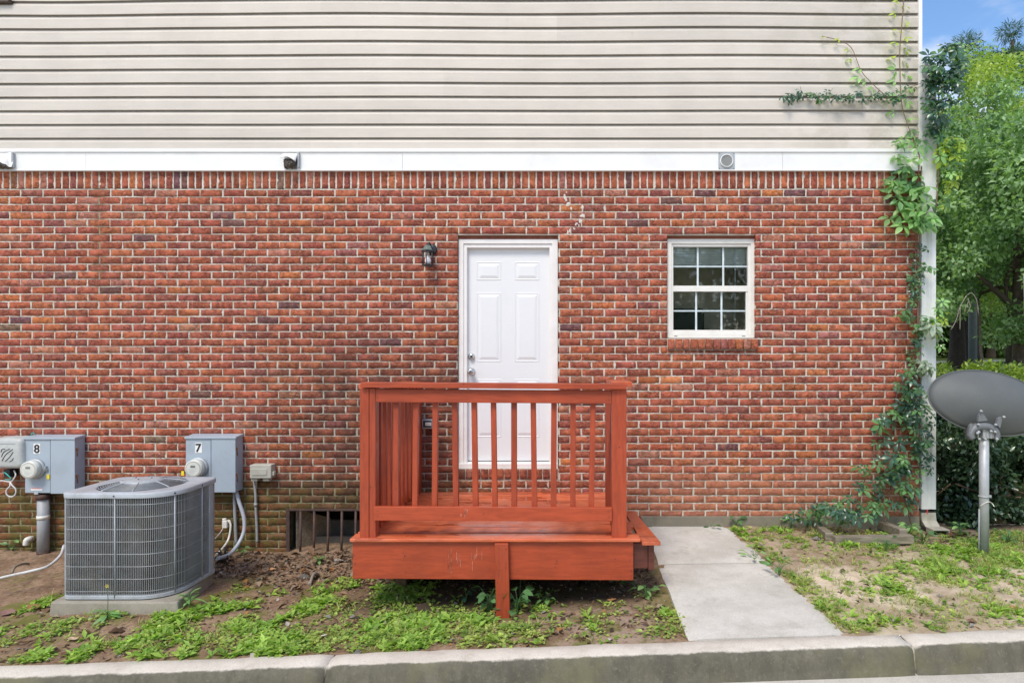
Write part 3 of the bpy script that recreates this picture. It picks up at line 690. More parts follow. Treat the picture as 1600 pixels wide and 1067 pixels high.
# rest of the house body
body = MB().box(XL-.01, XL+.2, D0+.165, 14, -.5, ZTOP).box(XR-.2, XR-.002, D0+.165, 14, -.5, Z(262)).box(XL+.2, XR-.2, 13.8, 14, -.5, ZTOP).build('side_wall', M['brick'] if 0 else simple('plain_red_wall', (.36, .10, .065), .9, 0, .2, 20), house)
MB().box(XR-.2, XR-.0, D0+.165, 14, Z(262)+.002, ZTOP).build('side_siding', M['siding'], house)
MB().hexa([(XL-.3, 5.6, ZTOP+.1), (XR+.3, 5.6, ZTOP+.1), (XR+.3, 14.3, ZTOP+.1), (XL-.3, 14.3, ZTOP+.1), (XL-.3, 9.9, ZTOP+2), (XR+.3, 9.9, ZTOP+2), (XR+.3, 10.1, ZTOP+2), (XL-.3, 10.1, ZTOP+2)]).build('roof', M['roof'], house)
MB().box(XL, X(20), D0-.05, D0+.02, Z(3, D0-.05), Z(3)+.07).build('brown_sill', M['darkbrown'], house, .004)['label'] = 'dark brown window sill just showing at the top left corner'

# door -------------------------------------------------------------
DD = D0+.075
frame = empty('door_frame', (0, 0, 0)); frame.parent = house
def jb(x0, x1, y0, y1, d, t=.02): return (X(x0, d), X(x1, d), d, d+t, Z(y1, d), Z(y0, d))
FD = D0+.035
for nm, parts in (('door_jamb', [(716.5, 724, 374, 729, FD, .10), (724, 729.5, 380, 729, FD+.012, .09), (729.5-.8, 730.6, 386, 724, FD+.03, .06)]),
                  ('door_jamb', [(862.5, 871.5, 374, 729, FD, .10), (858.5, 862.5, 380, 729, FD+.012, .09)]),
                  ('door_head', [(724.01, 862.49, 374, 380.5, FD, .10), (729.5, 858.5, 380.5, 387, FD+.012, .09)]),
                  ('door_sill', [(716.5, 871.5, 724.5, 731.8, FD-.02, .12), (724, 862.5, 721.8, 724.5, FD+.02, .07)])):
    mb = MB()
    for p in parts: mb.box(*jb(*p))
    mb.build(nm, M['trim'], frame, .0015)
MB().box(X(715), X(873), D0+.045, D0+.075, Z(373.8), Z(366.8)).build('brick_soffit', M['soffit'], frame)
MB().box(*jb(731, 858.5, 387.6, 721.6, DD+.02, .04)).build('door', M['paint'], house)
door = house.children[-1]
def rpanel(x0, x1, y0, y1):
    """embossed panel: groove, bevel and raised field"""
    d = DD+.02; xs0, xs1, z0, z1 = X(x0, d), X(x1, d), Z(y1, d), Z(y0, d)
    rings = [(0, -.0012), (.006, -.0045), (.012, .0005-.001), (.018, -.0008), (.042, -.0075), (.044, -.0078)]
    mb_ = MB(); vs_ = []; fs = []
    for i_, y in rings: vs_ += [(xs0+i_, d+y, z0+i_), (xs1-i_, d+y, z0+i_), (xs1-i_, d+y, z1-i_), (xs0+i_, d+y, z1-i_)]
    for r_ in range(len(rings)-1):
        for k in range(4): fs.append((r_*4+k, r_*4+(k+1) % 4, r_*4+4+(k+1) % 4, r_*4+4+k))
    e = (len(rings)-1)*4; fs.append((e, e+1, e+2, e+3)); mb_.add(vs_, fs); return mb_.build('raised_panel', M['paint'], door, fixn=False)
for x0, x1 in ((745, 783), (804.5, 842.5)):
    rpanel(x0, x1, 409, 438); rpanel(x0, x1, 457, 565); rpanel(x0, x1, 592.5, 683)
dk = DD+.018
MB().lathe([(.031, 0), (.031, .006), (.026, .012), (.022, .03), (.014, .032)], (X(737, dk), dk, Z(557, dk)), 'y').build('deadbolt', M['chrome'], door)
MB().lathe([(.011, 0), (.010, .003)], (X(737, dk), dk-.033, Z(557, dk)), 'y', 12).build('keyhole', M['black'], door)
kb = MB().lathe([(.035, 0), (.034, .007), (.02, .012), (.014, .022), (.014, .034), (.026, .042), (.031, .054), (.030, .066), (.022, .076), (.012, .079)], (X(737, dk), dk, Z(580.5, dk)), 'y').build('door_knob', M['chrome'], door)
MB().lathe([(.007, 0), (.006, .003)], (X(737, dk), dk-.079, Z(580.5, dk)), 'y', 10).build('keyhole', M['black'], door)
MB().box(*jb(731.2, 858.3, 719.6, 721.4, DD+.017, .02)).build('door_sweep', M['black'], door)

# window -------------------------------------------------------------
WD = D0+.05
win = empty('window', (X(1112), .05, Z(450))); win.parent = house
def wb(name, rects, mat, par=win, t=.03, bev=.0015):
    mb_ = MB()
    for r_ in rects: mb_.box(*jb(*r_[:5], r_[5] if len(r_) > 5 else t))
    return mb_.build(name, mat, par, bev)
wb('outer_frame', [(1042.8, 1049.5, 373.5, 528, WD, .08), (1173.5, 1180.5, 373.5, 528, WD, .08), (1049.51, 1173.49, 373.5, 380.5, WD, .08), (1049.51, 1173.49, 521, 528, WD, .08)], M['vinyl'])
wb('inner_frame', [(1049.5, 1052, 380.5, 521, WD+.015, .06), (1168.5, 1173.5, 380.5, 521, WD+.015, .06), (1052, 1168.5, 380.5, 385.5, WD+.015, .06)], M['vinyl'])
wb('meeting_rail', [(1052, 1168.5, 446.5, 455.5, WD+.018, .05)], M['vinyl'])
wb('bottom_rail', [(1052, 1168.5, 515.5, 521, WD+.012, .05)], M['vinyl'])
wb('sash_stile', [(1165.5, 1168.5, 455.5, 515.5, WD+.025, .04)], M['vinyl'])
gd = WD+.045
for x0, x1, y0, y1, vx, hy in ((1052, 1168.5, 385.5, 446.5, (1090.2, 1130), 416.2), (1052, 1165.5, 455.5, 515.5, (1087.7, 1127.3), 485.6)):
    cols_ = [x0]+list(vx)+[x1]
    for v_ in vx: wb('muntin', [(v_-1.6, v_+1.6, y0, y1, gd+.004, .008)], M['muntin'], bev=.001)
    for i in range(3):
        a = cols_[i]+(1.6 if i else 0); b = cols_[i+1]-(1.6 if i < 2 else 0)
        wb('muntin', [(a+.02, b-.02, hy-1.4, hy+1.4, gd+.004, .008)], M['muntin'], bev=.001)
        for ya, yb in ((y0, hy-1.4), (hy+1.4, y1)):
            g = MB().add([(X(a, gd), gd, Z(yb, gd)), (X(b, gd), gd, Z(yb, gd)), (X(b, gd), gd, Z(ya, gd)), (X(a, gd), gd, Z(ya, gd))], [(0, 1, 2, 3)]).build('pane', M['glass'], win, fixn=False)
for xx in (1056, 1162): wb('weep_slot', [(xx-2.6, xx+2.6, 524.6, 525.8, WD-.0012, .01)], M['rust'])
MB().box(X(1043), X(1181), D0+.055, D0+.075, Z(373.2), Z(366.8)).build('brick_soffit', M['soffit'], win)
# blind with slats, raised halfway up the top sash
bl = empty('blind', (X(1110, 6.1), 6.1, Z(400)), 'pale slatted blind half raised behind the top panes of the window', 'blind')
for i in range(9):
    yy = 381+i*4.0; d_ = 6.03
    MB().hexa([(X(1050, d_), d_, Z(yy+3.8, d_)), (X(1172, d_), d_, Z(yy+3.8, d_)), (X(1172, d_), d_+.002, Z(yy+3.8, d_)), (X(1050, d_), d_+.002, Z(yy+3.8, d_)), (X(1050, d_), d_+.010, Z(yy-.1, d_)), (X(1172, d_), d_+.010, Z(yy-.1, d_)), (X(1172, d_), d_+.012, Z(yy-.1, d_)), (X(1050, d_), d_+.012, Z(yy-.1, d_))]).build('slat', M['blind'], bl)
MB().box(X(1050, 6.03), X(1172, 6.03), 6.022, 6.045, Z(419, 6.03), Z(416.9, 6.03)).build('bottom_bar', M['blind'], bl)
MB().tube([P(1148.5, 383, 6.012), P(1148.6, 450, 6.012), P(1148.2, 500, 6.012)], .004, 6).build('tilt_wand', M['muntin'], bl)
room = MB()
rx0, rx1, ry0, ry1, rz0, rz1 = X(905), X(1330), D0+.165, 6.75, .55, 3.1  # room made shallow so its back wall catches more window light
room.add([(rx0, ry0, rz0), (rx1, ry0, rz0), (rx1, ry1, rz0), (rx0, ry1, rz0), (rx0, ry0, rz1), (rx1, ry0, rz1), (rx1, ry1, rz1), (rx0, ry1, rz1)],
         [(0, 1, 2, 3), (4, 7, 6, 5), (1, 5, 6, 2), (2, 6, 7, 3), (3, 7, 4, 0)])
room.build('room_interior', M['roomw'], house)
MB().box(X(1020), X(1099, 6.45), 6.4, 6.7, .55, Z(482, 6.4)).build('dark_cabinet', M['sofa'], None, .02)
props(bpy.context.scene.objects['dark_cabinet'], 'dark cabinet standing in the room behind the lower left window panes', 'cabinet')
MB().box(X(700), X(890), D0+.17, 6.4, .3, 3.0).build('hall_void', M['dark'], house)

# crawl space opening with iron grate ---------------------------------------
cv = MB()
cx0, cx1, cz0, cz1 = X(446.9), X(640.1), -.2, Z(794.4)
cv.add([(cx0, YBK-.02, cz0), (cx0, YBK-.02, cz1), (cx0, 6.7, cz1), (cx0, 6.7, cz0), (cx1, YBK-.02, cz0), (cx1, YBK-.02, cz1), (cx1, 6.7, cz1), (cx1, 6.7, cz0)], [(0, 1, 2, 3), (7, 6, 5, 4), (1, 5, 6, 2), (3, 2, 6, 7), (0, 3, 7, 4)])
cv.build('crawl_space', M['block'], house)
MB().box(X(447), X(640), D0+.25, D0+.31, -.16, Z(838, 6.15)).build('plank', M['block'], house, .006)
MB().box(X(455), X(640), D0+.40, D0+.45, Z(838, 6.3), Z(812, 6.3)).build('plank', M['block'], house, .006)
MB().hexa([(X(456), D0+.09, -.18), (X(490), D0+.40, -.18), (X(492), D0+.40, -.18), (X(458), D0+.09, -.18), (X(456), D0+.09, Z(798)), (X(490), D0+.40, Z(826)), (X(492), D0+.40, Z(826)), (X(458), D0+.09, Z(798))]).build('plank', M['timber'], house)
gr = empty('crawl_space_grate', (X(500), D0+.01, -.1), 'rusty dark iron bar grate across the low crawl space opening left of the deck', 'grate')
MB().box(X(446.5), X(625), D0-.004, D0+.02, Z(798), Z(794.6)).build('top_rail', M['rust'], gr, .002)
MB().box(X(447), X(452.5), D0-.002, D0+.018, -.12, Z(798.1)).build('side_frame', M['rust'], gr, .002)
for px in (469.3, 490.5, 512.3, 533.8, 555.5, 577, 599, 620):
    MB().tube([(X(px), D0+.008, Z(798.1)), (X(px-.4), D0+.008, .0), (X(px-1.2), D0+.01, -.13)], .0115, 8).build('bar', M['rust'], gr)
rh = MB(); a0, a1 = X(1274.9), X(1346.1)
rh.add([(a0, YBK-.02, -.2), (a0, YBK-.02, Z(798)), (a0, 6.6, Z(798)), (a0, 6.6, -.2), (a1, YBK-.02, -.2), (a1, YBK-.02, Z(798)), (a1, 6.6, Z(798)), (a1, 6.6, -.2)], [(0, 1, 2, 3), (7, 6, 5, 4), (1, 5, 6, 2), (3, 2, 6, 7), (0, 3, 7, 4)])
rh.build('crawl_space', M['dark'], house)

# vents on the fascia ------------------------------------------------------
def hood(px0, px1, label, torn):
    d = D0-.031; x0, x1 = X(px0, d), X(px1, d); zt, zm, zb = Z(239, d), Z(251, d), Z(265, d)
    t = empty('dryer_vent_hood', ((x0+x1)/2, d, zb), label, 'vent', 'dryer vent hoods on the white band')
    pr = .085
    if torn:
        g = [(x0, zt), (x1, zt)]; n = 8; mb_ = MB(); vs_, fs = [], []
        for i in range(n+1):
            u = i/n; xx = x0+(x1-x0)*u; bz = zm+(zb+.005-zm)*max(0, u-.15)*1.15+rng.normal(0, .004)
            for j in range(5):
                v = j/4; vs_.append((xx+rng.normal(0, .002), d-pr*(math.sin(v*1.5))*(.9-.45*u)+rng.normal(0, .006), zt+(bz-zt)*v))
        for i in range(n):
            for j in range(4): a = i*5+j; fs.append((a, a+5, a+6, a+1))
        mb_.add(vs_, fs); o_ = mb_.build('crumpled_cover', M['fascia'], t); s = o_.modifiers.new('solid', 'SOLIDIFY'); s.thickness = .0015
    else:
        mb_ = MB(); vs_, fs = [], []
        for i in range(9):
            u = i/8; xx = x0+(x1-.014-x0)*u; bz = zm-.035*max(0, (u-.55))**1*2+.010*math.sin(u*math.pi)
            for j in range(6):
                v = j/5; vs_.append((xx, d-pr*math.sin(v*1.45)*(.75+.25*math.sin(u*math.pi)), zt+(bz-zt)*v))
        for i in range(8):
            for j in range(5): a = i*6+j; fs.append((a, a+6, a+7, a+1))
        mb_.add(vs_, fs, True); o_ = mb_.build('hood_cover', M['fascia'], t); s = o_.modifiers.new('solid', 'SOLIDIFY'); s.thickness = .0015
    MB().box(x1-.016, x1, d-.030, d, Z(263, d), zt-.004).build('side_flange', M['galv'], t, .002)
    mb_ = MB(); vs_, fs = [], []                      # matted lint in the mouth
    nx_, nz_ = 12, 8
    for j in range(nz_):
        for i in range(nx_):
            u, v = i/(nx_-1), j/(nz_-1); bul = math.sin(u*math.pi)**.6*math.sin(v*math.pi*.9+.2)
            lo = zb+(0 if not torn else 0); hi = (zm+.012)-(0 if not torn else .07*u)
            vs_.append((x0+.003+(x1-.022-x0)*u+(v-1)*-.012*(1-2*u)+rng.normal(0, .002), d-.012-.055*bul+rng.normal(0, .006), lo+(hi-lo)*v+rng.normal(0, .0025)))
    for j in range(nz_-1):
        for i in range(nx_-1): a = j*nx_+i; fs.append((a, a+1, a+nx_+1, a+nx_))
    mb_.add(vs_, fs); mb_.build('lint_plug', M['lint'], t)
    return t
hood(-8, 24, 'torn white vent hood with brown lint hanging out, at the left edge', True)
hood(443, 469, 'white vent hood stuffed with dark lint, above and left of the wall lamp', False)
d = D0-.031
rv = empty('round_wall_vent', (X(1135), d, Z(264)), 'square galvanised vent plate with a round mesh opening on the white band above the window', 'vent')
MB().box(X(1122.5, d), X(1148, d), d-.005, d, Z(265, d), Z(239, d)).build('plate', M['galv'], rv, .002)
vc = (X(1135, d), d-.005, Z(252, d))
MB().lathe([(.060, 0), (.060, .012), (.054, .014), (.052, .004), (.052, 0)], vc, 'y', 28, cap=False).build('ring', M['fascia'], rv)
MB().lathe([(.053, .001), (.052, .002)], vc, 'y', 28).build('backing', M['telbox'], rv)
msh = MB()
for i in range(-5, 6):
    h = math.sqrt(max(0, .05**2-(i*.009)**2))
    msh.box(vc[0]+i*.009-.0011, vc[0]+i*.009+.0011, vc[1]-.0052, vc[1]-.0032, vc[2]-h, vc[2]+h); msh.box(vc[0]-h, vc[0]+h, vc[1]-.0075, vc[1]-.0053, vc[2]+i*.009-.0011, vc[2]+i*.009+.0011)
o = msh.build('mesh_screen', M['mark'], rv); o['kind'] = 'stuff'
for sx in (-1, 1):
    for sz in (-1, 1): MB().lathe([(.004, 0), (.003, .003)], (vc[0]+sx*.066, d-.005, vc[2]+sz*.068), 'y', 8).build('screw', M['black'], rv)

# ------------------------------------------------------------------ wall lamp
ld = D0-.10; lx = X(668.3, ld)
lamp = empty('wall_lamp', (lx, D0, Z(416)), 'small black wall lantern with a white bulb on the brick left of the door', 'lamp')
bx = X(676); 
MB().lathe([(.052, 0), (.052, .008), (.042, .020), (.02, .026)], (bx-.01, D0-.001, Z(390)), 'y', 24).build('back_plate', M['black'], lamp)
MB().tube([(bx-.01, D0-.02, Z(389)), (bx-.012, D0-.05, Z(384.5)), (lx+.01, D0-.085, Z(382.8)), (lx, ld, Z(384, ld))], .012, 8).build('arm', M['black'], lamp)
def taper(x, y, z0, z1, a0, a1, n=6):
    mb_ = MB(); v0 = [(x+a0*math.cos(math.pi/n+2*math.pi*k/n), y+a0*math.sin(math.pi/n+2*math.pi*k/n), z0) for k in range(n)]
    v1 = [(x+a1*math.cos(math.pi/n+2*math.pi*k/n), y+a1*math.sin(math.pi/n+2*math.pi*k/n), z1) for k in range(n)]
    return mb_.add(v0+v1, [tuple(range(n))[::-1], tuple(range(n, 2*n))]+[(k, (k+1) % n, n+(k+1) % n, n+k) for k in range(n)])
zr, zt2, zb2 = Z(393.2, ld), Z(384.2, ld), Z(414.8, ld)
rf = taper(lx, ld, zr+.012, zt2+.004, .050, .026); rf.build('lamp_roof', M['lampg'], lamp, .002)
taper(lx, ld, zr, zr+.012, .062, .052).build('roof_rim', M['black'], lamp, .001)
MB().tube([(lx-.004, ld, zt2+.004), (lx-.012, ld, zt2+.016), (lx, ld, zt2+.026), (lx+.012, ld, zt2+.016), (lx+.004, ld, zt2+.004)], .0022, 6).build('top_loop', M['black'], lamp)
for k in range(6):
    a = math.pi/6+2*math.pi*k/6; MB().tube([(lx+.052*math.cos(a), ld+.052*math.sin(a), zr), (lx+.048*math.cos(a), ld+.048*math.sin(a), zb2+.006)], .0042, 6).build('cage_bar', M['black'], lamp)
taper(lx, ld, zb2-.008, zb2+.006, .050, .056).build('lamp_base', M['black'], lamp, .001)
MB().lathe([(.014, -.0), (.014, -.02), (.0175, -.035)], (lx, ld, zr), 'z', 16).build('socket', M['beigeP'], lamp)
MB().lathe([(.013, -.035), (.015, -.048), (.024, -.066), (.0285, -.084), (.026, -.100), (.015, -.113), (.004, -.117)], (lx+.002, ld, zr), 'z', 20).build('bulb', M['bulb'], lamp)

# ------------------------------------------------------------------ text
def text_mesh(txt, h, bold=.0):
    cu = bpy.data.curves.new('t', 'FONT'); cu.body = txt; cu.size = 1; cu.align_x = 'CENTER'; cu.offset = bold; cu.fill_mode = 'FRONT'; cu.extrude = .01
    ob = bpy.data.objects.new('t', cu); COL.objects.link(ob); dg = bpy.context.evaluated_depsgraph_get(); me = bpy.data.meshes.new_from_object(ob.evaluated_get(dg))
    bpy.data.objects.remove(ob); v = np.array([q.co for q in me.vertices]); s = h/(v[:, 1].max()-v[:, 1].min()); c = (v.max(0)+v.min(0))/2
    v = (v-c)*s; me.vertices.foreach_set('co', np.stack([v[:, 0], -v[:, 2]*.2, v[:, 1]], 1).astype(np.float32).ravel()); me.update(); return me

# ------------------------------------------------------------------ electric meter boxes
def meter_box(pxl, pxr, pxs, pyt, pyb, dfr, num, mcx, mcy, label, tagpos, ear):
    x0, x1 = X(pxl, dfr), X(pxr, dfr); z1, z0 = Z(pyt, dfr), Z(pyb, dfr); xm = x0+(x1-x0)*.51
    t = empty('electric_meter_box', ((x0+x1)/2, D0, z0), label, 'meter box', 'grey electric meter boxes on the brick wall')
    MB().box(x0+.003, x1, dfr+.008, D0-.001, z0, z1-.002).build('cabinet', M['grayM'], t, .003)
    MB().box(x0, xm-.004, dfr, dfr+.008, z0+.004, z1-.012).build('meter_panel', M['grayM'], t, .003)
    MB().box(xm+.002, x1-.001, dfr-.004, dfr+.008, z0-.003, z1-.010).build('cabinet_door', M['grayM'], t, .003)
    MB().hexa([(x0-.006, dfr-.012, z1-.014), (x1+.006, dfr-.012, z1-.014), (x1+.006, D0-.001, z1-.010), (x0-.006, D0-.001, z1-.010), (x0-.006, dfr-.012, z1+.004), (x1+.006, dfr-.012, z1+.004), (x1+.006, D0-.001, z1+.018), (x0-.006, D0-.001, z1+.018)]).build('lid', M['grayM'], t, .003)
    for zz in (z1-.13, z0+.13):
        h = MB().tube([(x1+.004, dfr+.02, zz-.04), (x1+.004, dfr+.02, zz+.035)], .0045, 8).box(x1-.001, x1+.003, dfr+.006, dfr+.034, zz+.012, zz+.034).build('hinge', M['rustp'], t)
    mx, mz = X(mcx, dfr), Z(mcy, dfr); c = (mx, dfr, mz)
    mt = MB().lathe([(.092, 0), (.092, .016), (.086, .022), (.078, .024)], c, 'y', 40).build('meter_socket_ring', M['galv'], t)
    MB().lathe([(.080, .02), (.080, .055), (.078, .078), (.074, .082), (.070, .0835)], c, 'y', 40).build('meter_body', M['face'], t)
    fc = MB().lathe([(.069, .0838), (.0685, .0850)], c, 'y', 40).build('meter_face', M['sign'] if 0 else M['beigeP'], t)
    yq = dfr-.0862
    MB().lathe([(.060, .0852), (.0595, .0860)], c, 'y', 36).build('face_plate', M['face'], t)
    MB().box(mx-.022, mx+.020, yq-.0005, yq+.0005, mz+.012, mz+.030).build('display', M['lcd'], t)
    mk = MB()
    for i in range(5): mk.box(mx-.018+i*.008, mx-.013+i*.008, yq-.0009, yq-.0006, mz+.017, mz+.026)
    mk.build('display_digits', M['mark'], t)
    mk = MB(); mk.box(mx-.045, mx+.04, yq-.0005, yq+.0003, mz+.001, mz+.0022)
    for i, (a, b) in enumerate(((-.03, .012), (-.034, .03), (-.03, .022), (-.012, .01))): mk.box(mx+a, mx+b, yq-.0005, yq+.0003, mz-.012-i*.010, mz-.0102-i*.010)
    mk.build('face_print', M['mark'], t)
    # clamp ears
    MB().box(mx+ear*.092-.012, mx+ear*.092+.022, dfr-.014, dfr-.001, mz-.022, mz+.004).box(mx+ear*.10-.006, mx+ear*.10+.008, dfr-.024, dfr-.001, mz-.006, mz+.024).build('ring_clamp', M['galv'], t, .002)
    MB().box(X(tagpos[0]-2, dfr), X(tagpos[0]+2, dfr), dfr-.008, dfr-.002, Z(tagpos[1]+3.6, dfr), Z(tagpos[1]-3.4, dfr)).build('yellow_seal_tag', M['yellow'], t)
    sx, sz = X(num[1], dfr), Z(num[2], dfr)
    st = MB().box(sx-.031, sx+.031, dfr-.0025, dfr-.0006, sz-.046, sz+.046).build('number_sticker', M['sign'], t)
    me = text_mesh(num[0], .078, .022); link('numeral', me, M['ink'], t, tuple(np.array((sx, dfr-.0048, sz))-np.array(wloc(t))))
    return t, (x0, x1, z0, z1, xm)
m8, g8 = meter_box(39, 117.5, 131, 684, 770.5, 5.78, ('8', 58, 700.8), 56, 732, 'grey electric meter box with number 8 sticker, beside the pale plastic box', (76, 744.5), 1)
d = 5.78
MB().box(X(48.5, d), X(66.5, d), d-.0025, d-.0006, Z(766, d), Z(761.8, d)).build('warning_label', M['sign'], m8)
MB().box(X(48.8, d), X(66.2, d), d-.0033, d-.0027, Z(763.2, d), Z(762.1, d)).build('label_stripe', M['inkr'], m8)
MB().box(X(54.5, d), X(61, d), d-.012, d-.001, Z(772, d), Z(768.5, d)).build('latch', M['galv'], m8, .002)
m7, g7 = meter_box(290.2, 368.4, 380.4, 683, 768.5, 5.77, ('7', 310.5, 699.5), 310, 730, 'grey electric meter box with number 7 sticker, behind the air conditioner', (286, 739), -1)
# conduits
cd = empty('service_conduit', (X(67), 5.84, -.1), 'thick vertical grey conduit with rusty straps below the number 8 meter box', 'conduit')
cxp = X(67.5, 5.83)
MB().tube([(cxp, 5.83, -.12), (cxp+.002, 5.83, Z(778, 5.83))], .047, 20).build('pipe', M['conduit'], cd)
MB().tube([(cxp, 5.83, Z(779, 5.83)), (cxp, 5.83, Z(771.5, 5.83))], .058, 20).build('pipe_coupling', M['rust'], cd)
for yy in (807.5, 863):
    MB().lathe([(.049, -.018), (.0505, -.018), (.0505, .018), (.049, .018)], (cxp, 5.83, Z(yy, 5.83)), 'z', 20, False).box(cxp-.075, cxp-.046, D0-.014, D0-.004, Z(yy, 5.83)-.016, Z(yy, 5.83)+.016).build('pipe_strap', M['pvc'] if yy < 810 else M['rust'], cd)
def tubeobj(name, pts, r, mat, label, cat, sm=True, n=8, parent=None):
    if sm: pts = catmull(pts)
    o_ = MB().tube(pts, r, n).build(name, mat, parent)
    return props(o_, label, cat) if label else o_
def catmull(p, m=6):
    p = [np.array(q, float) for q in p]; p = [2*p[0]-p[1]]+p+[2*p[-1]-p[-2]]; out = []
    for i in range(1, len(p)-2):
        for k in range(m):
            t = k/m; out.append(tuple(.5*((2*p[i])+(-p[i-1]+p[i+1])*t+(2*p[i-1]-5*p[i]+4*p[i+1]-p[i+2])*t*t+(-p[i-1]+3*p[i]-3*p[i+1]+p[i+2])*t**3)))
    out.append(tuple(p[-2])); return out
tubeobj('flexible_conduit', [P(369.5, 768, 5.84), P(374, 785, 5.83), P(381, 808, 5.82), P(381, 830, 5.80), P(372, 850, 5.74), P(358, 866, 5.62), P(340, 872, 5.45)], .0165, M['flex'], 'thick curved flexible grey conduit looping down from the number 7 meter box', 'conduit')
tubeobj('straight_conduit', [P(366, 768, 5.87), P(367.5, 810, 5.87), P(369, 851, 5.87)], .0145, M['conduit'], 'thin straight grey conduit running down the brick behind the curved one', 'conduit')
# white disconnect fitting with tube
wf = empty('white_pvc_fitting', P(351, 832, 5.85), 'white plastic pipe fitting with a curved stained tube, right of the air conditioner', 'pipe fitting')
MB().box(X(348.5, 5.84), X(356, 5.84), 5.82, 5.88, Z(824, 5.84), Z(813, 5.84)).build('fitting_body', M['pvc'], wf, .004)
MB().tube([P(350.5, 813.2, 5.85), P(350.6, 809.5, 5.85)], .017, 12).build('fitting_cap', M['pvc'], wf)
MB().tube([P(353, 815, 5.85), P(359, 815, 5.85)], .012, 10).build('elbow', M['pvc'], wf)
MB().tube(catmull([P(358, 812.5, 5.85), P(360.5, 822, 5.84), P(357, 842, 5.80), P(348, 856, 5.70), P(338, 866, 5.6)]), .009, 8).build('drain_tube', M['pvc'], wf)
MB().tube(catmull([P(349, 824, 5.84), P(344, 832, 5.75), P(336, 841, 5.55)]), .004, 6).build('thin_cable', M['cable'], wf)
# small beige junction box and its conduit
jbx = empty('junction_box', P(407, 750, 5.88), 'small beige junction box on thin grey conduit, right of number 7 meter box', 'junction box')
MB().box(X(390, 5.80), X(423.5, 5.80), 5.80, 5.895, Z(747.5, 5.80), Z(726, 5.80)).build('box_body', M['beigeP'], jbx, .008, seg=3)
MB().box(X(393, 5.798), X(417, 5.798), 5.794, 5.801, Z(742.5, 5.798), Z(732, 5.798)).build('box_cover', M['beigeP'], jbx, .003)
MB().box(X(423, 5.81), X(427.5, 5.81), 5.82, 5.86, Z(743, 5.81), Z(737, 5.81)).build('latch', M['beigeP'], jbx, .003)
for a in (392, 410.5): MB().box(X(a, 5.82), X(a+10, 5.82), 5.82, 5.88, Z(751.5, 5.82), Z(747.6, 5.82)).build('mount_foot', M['beigeP'], jbx, .003)
MB().tube(catmull([P(397, 751, 5.87), P(399.5, 775, 5.87), P(399.5, 790, 5.875), P(401.5, 830, 5.875), P(401.5, 847, 5.875)]), .0115, 10).build('conduit', M['conduit'], jbx)
MB().tube([P(399.5, 786, 5.872), P(399.6, 790, 5.872)], .016, 10).build('conduit_coupling', M['conduit'], jbx)
# pale telephone box at the left edge
tb = empty('telephone_box', P(15, 735, 5.85), 'rounded pale grey plastic utility box with curved vent slots, cut by the left edge', 'utility box')
d = 5.74
pz0, pz1, px0, px1 = Z(733, d), Z(684, d), X(-14, d), X(34.5, d)
mb = MB(); n = 32; rings = []
def rrect(x0, x1, z0, z1, r, n=6):
    out = []
    for cx_, cz_, a0 in ((x1-r, z1-r, 0), (x0+r, z1-r, 90), (x0+r, z0+r, 180), (x1-r, z0+r, 270)):
        for k in range(n+1): a = R(a0+90*k/n); out.append((cx_+r*math.cos(a), cz_+r*math.sin(a)))
    return out
prof = [(D0-.002, 0), (d+.05, 0), (d+.02, .006), (d+.006, .018), (d, .034)]
vs_, fs = [], []
for y, ins in prof:
    rr = rrect(px0+ins, px1-ins, pz0+ins, pz1-ins, max(.045-ins*.6, .015)); vs_ += [(a, y, b) for a, b in rr]
m = len(rr)
for i in range(len(prof)-1):
    for k in range(m): fs.append((i*m+k, i*m+(k+1) % m, (i+1)*m+(k+1) % m, (i+1)*m+k))
fs.append(tuple(range((len(prof)-1)*m, len(prof)*m))); mb.add(vs_, fs, True); mb.build('box_body', M['telbox'], tb)
MB().box(px0+.05, X(23.5, d), d-.0022, d+.002, Z(693.5, d), Z(692.5, d)).build('cover_groove', M['mark'], tb)
for (a, b, c_, e, f, g_) in ((1.5, 706, 3, 702, 8, 701.4), (2, 713.5, 6, 706, 15, 701), (3, 720, 9, 710, 20, 701.6), (8, 720.5, 15, 714, 20.5, 706), (15, 721, 19, 719, 20.8, 715.5)):
    MB().tube(catmull([P(a, b, d-.001), P(c_, e, d-.001), P(f, g_, d-.001)]), .0032, 6).build('vent_slot', M['black'], tb)
MB().box(px0+.06, X(6, d), d+.06, D0-.003, Z(748, d), Z(735, d)).build('terminal_block', M['black'], tb, .004)
MB().tube(catmull([P(22, 735, 5.8), P(24.5, 742, 5.78), P(20, 750, 5.77), P(15.5, 752.5, 5.77), P(5, 751, 5.78), P(-5, 751, 5.78)]), .006, 8).build('white_wire', M['cable'], tb)
MB().tube(catmull([P(15.5, 752, 5.77), P(19, 758, 5.76), P(24.5, 764, 5.76), P(24, 772, 5.76), P(18, 776, 5.76), P(11, 773, 5.76), P(10, 766, 5.76), P(15.5, 759, 5.76), P(16, 752, 5.77)]), .006, 8).build('white_wire', M['cable'], tb)
MB().tube(catmull([P(4, 738, 5.78), P(8, 738.5, 5.77), P(13, 743, 5.76), P(17, 747, 5.76), P(14.5, 749, 5.76), P(8, 748.8, 5.77)]), .0042, 6).build('teal_wire', M['teal'], tb)
MB().tube(catmull([P(-4, 739, 5.78), P(1, 738.8, 5.77), P(5, 738.2, 5.77)]), .004, 6).build('red_wire', M['redw'], tb)
MB().tube(catmull([P(16, 758, 5.77), P(8, 767, 5.79), P(-3, 772, 5.8)]), .004, 6).build('red_wire', M['redw'], tb)
MB().tube(catmull([P(48, 682, 5.86), P(49.5, 677.5, 5.86), P(52, 676, 5.86), P(54.5, 679, 5.86)]), .004, 6).build('teal_wire', M['teal'], tb)
